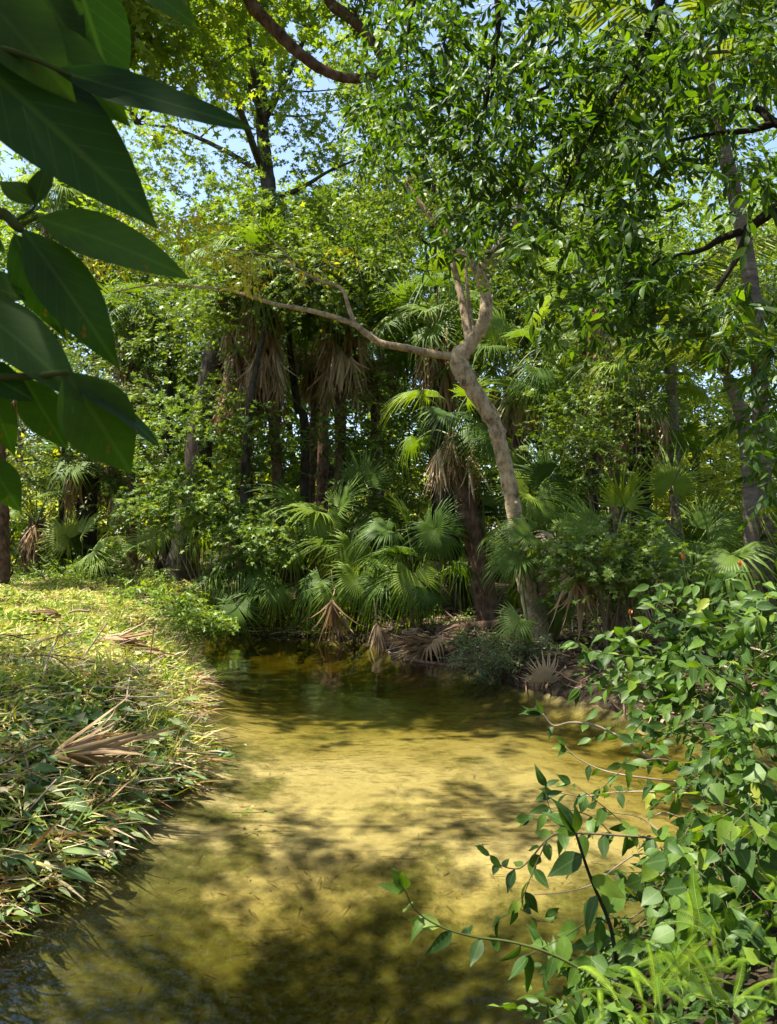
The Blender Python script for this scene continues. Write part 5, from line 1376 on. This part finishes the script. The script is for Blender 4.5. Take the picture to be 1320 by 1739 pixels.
def fallen(label, hub, A, size, mesh, N=(0, -.4, .9), n=1, cat='frond', name='dead_frond'):
    hub = np.asarray(hub, float)
    th = thing(name, label, cat, hub)
    for i in range(n):
        put('blade', mesh[i % len(mesh)], th, hub + (R.normal(0, .06, 3) if i else 0), np.asarray(A) + (R.normal(0, .15, 3) if i else 0), np.asarray(N) + R.normal(0, .2, 3), size)
    g = Geo(); a = -norm(A) * size * .7 + np.array([0, 0, .05]); tube(g, spline([hub, hub + a * .5 + [0, 0, .04], hub + a], 4), np.linspace(.012, .018, 9), 6); g.build('stalk', M['stalk_dead'], th, smooth=True)
    return th
def lg_(x, y, z0=0):
    r = ray(x, y)
    for s_ in np.arange(2.5, 25, .03):
        q = CAM + r * s_
        if q[2] < gz(q[0], q[1]) + .09: break
    return q
fallen('dried brown palm frond lying across the shaded left bank', lg_(95, 1285), (1, .35, .1), .62, [DEAD[1], DEAD[3]], N=(0, 0, 1), n=2)
fallen('pale dead frond at the crest of the left bank', lg_(105, 1046), (-.9, -.3, 0), .5, [DEAD[0], DEAD[2]], N=(0, 0, 1), n=2)
fallen('brown dead frond lying mid way up the sunlit left bank', lg_(170, 1085), (1, -.35, 0), .8, [DEAD[0], DEAD[3]], N=(0, 0, 1), n=2)
fallen('dead tan frond dangling its tip into the water below the palms', P(640, 1058, 14.4), (.12, -.1, -1), .6, [DEAD[0], DEAD[4]], N=(0, -1, 0), n=2)
fallen('dead tan frond hanging straight down above the pool, left of the dangling one', P(567, 1015, 15.5), (.1, -.1, -1), .72, [DEAD[0], DEAD[3]], N=(0, -1, 0), n=2)
fallen('grey dead fan lying on the bank right of the round bush', P(925, 1158, 10.3), (.1, -.2, .8), .42, [fan_mesh('dead_blade', M['fan_dead'], droop=.3, spread=190, n=24, jit=.1)], N=(0, -1, .4))
fallen('dead frond heaped on the far bank left of the round bush', P(735, 1085, 13.2), (-.7, -.5, -.2), .8, [DEADF, DEAD[2], DEAD[0]], n=3)
fallen('rust-brown dead frond trailing off the left bank into the creek', lg_(322, 1150), (1, -.2, -.25), .42, [DEAD[1], DEAD[2]], N=(0, 0, 1), n=2)

# log and roots on the far bank
def log(label, pts, r, mat='bark_brown', name='log'):
    th = thing(name, label, 'log', pts[0])
    g = Geo(); q = spline(pts, 6); tube(g, q, np.full(len(q), r), 11, .06); g.build('stem', M[mat], th, smooth=True)
    g = Geo(); tube(g, [q[0] - norm(q[1] - q[0]) * .01, q[0] - norm(q[1] - q[0]) * .03], r * .9, 11); g.build('cut_end', M['twig_pale'], th)
log('fallen brown log lying along the far bank', [P(690, 1078, 14.6), P(760, 1072, 14.2), P(850, 1062, 13.8)], .12)
log('thin branch lying in the water edge left of the round bush', [P(690, 1120, 12.8), P(740, 1128, 12.5), P(790, 1132, 12.2)], .035, 'bark_brown')
log('dark root mass rising beside the dangling frond', [P(670, 1112, 13.9), P(690, 1085, 14.0), P(720, 1072, 14.2)], .14, 'bark_dark')

# sunken leaves and twigs on the creek bed
g = Geo()
n_ = 9000
x = R.uniform(-3.5, 3, n_); y = 2.6 * (15 / 2.6) ** R.random(n_)
k = (poly_sd(x, y, CREEK) < -.05) & (R.random(n_) < .45 + .9 * wob(x * 1.3, y * 1.3)); x, y = x[k], y[k]; n_ = len(x)
q = np.stack([x, y, ground_z(x, y, 'bed') + .008], 1); h_ = n_ // 2
scatter(g, BLADE, q[:h_], rdir(h_, 0, .05), rdir(h_, 3), R.uniform(.03, .13, h_), R.uniform(0, .6, h_))
scatter(g, LG, q[h_:], rdir(n_ - h_, 0, .05), rdir(n_ - h_, 3), R.uniform(.008, .022, n_ - h_), R.uniform(.2, .7, n_ - h_))
tag(g.build('sunken_litter', M['litter']), 'dark sunken leaves and twigs scattered on the sandy creek bed', 'litter', kind='stuff')

# brown litter on the far and right banks
g = Geo()
x = R.uniform(-6, 9, 26000); y = R.uniform(8, 20, 26000)
d_ = poly_sd(x, y, CREEK); k = (d_ > 0.02) & ((x > -3.9) | (y > 17.5))
p = np.stack([x[k], y[k], ground_z(x[k], y[k]) + R.uniform(.0, .05, k.sum())], 1); n_ = len(p)
h_ = n_ // 2
scatter(g, BLADE, p[:h_], rdir(h_, 0, .25), rdir(h_, 1.2), R.uniform(.1, .5, h_), R.random(h_))
scatter(g, LG, p[h_:], rdir(n_ - h_, 0, .3), rdir(n_ - h_, 1.2), R.uniform(.05, .13, n_ - h_), R.random(n_ - h_))
tag(g.build('leaf_litter', M['litter']), 'brown leaf litter and palm debris under the far palms', 'leaf litter', kind='stuff')
# low green ground cover along the far bank
g = Geo()
x = R.uniform(-6, 11, 4600); y = R.uniform(7.5, 21, 4600)
d_ = poly_sd(x, y, CREEK); k = (d_ > 0.05) & ((x > -3.9) | (y > 18)) & (R.random(4600) < .5 + .6 * wob(x, y))
c = np.stack([x[k], y[k], ground_z(x[k], y[k])], 1)
sprays(g, None, LD, c, rdir(len(c), .6, .5), .3, 8, .085, droop=.1)
tag(g.build('ground_cover', M['shrub']), 'low dark green seedlings on the shaded far bank', 'ground cover', kind='stuff')

# orange bracts among the right-hand leaves
for i, (x, y, d, lab) in enumerate([(1070, 1045, 4.6, 'orange flower bract above the near right leaves, lowest of the three'), (1160, 950, 4.8, 'orange flower bract in front of the right palm fans'), (1259, 962, 4.6, 'orange flower bract beside the twin grey trunks')]):
    c = P(x, y, d)
    t = thing('flower', lab, 'flower', c)
    tp = leaf_mesh(leaf_grid(4, .4, .4, .3, .2), 'flower')
    for k in range(5):
        put('petal', tp, t, c, UP + R.normal(0, .25, 3), np.array([0, -1, 0]) + R.normal(0, .3, 3), .038)
    g = Geo(); tube(g, spline([c + [.12, .05, -.4], c + [.05, .02, -.2], c], 5), .003, 5); g.build('stem', M['twig_green'], t)

# green water weed at the edge
for lab, x, y in [('sprig of green water weed trailing from the left bank point', 375, 1308), ('small floating sprig of green weed left of the sandy middle', 428, 1380), ('tiny green sprig at the left water edge', 378, 1270)]:
    c = G(x, y, .012)
    t = thing('water_weed', lab, 'water weed', c)
    g = Geo(); n_ = 16
    cc = c + np.stack([R.normal(0, .12, n_), R.normal(0, .05, n_), R.uniform(0, .012, n_)], 1)
    scatter(g, LG, cc, rdir(n_, 0, .1), rdir(n_, 2, .3), R.uniform(.03, .06, n_)); o = g.build('leaves', M['crown_bright'], t); o['kind'] = 'stuff'
    g = Geo(); tube(g, [c - [.15, 0, 0], c, c + [.15, .02, 0]], .003, 4); g.build('stem', M['twig_green'], t)
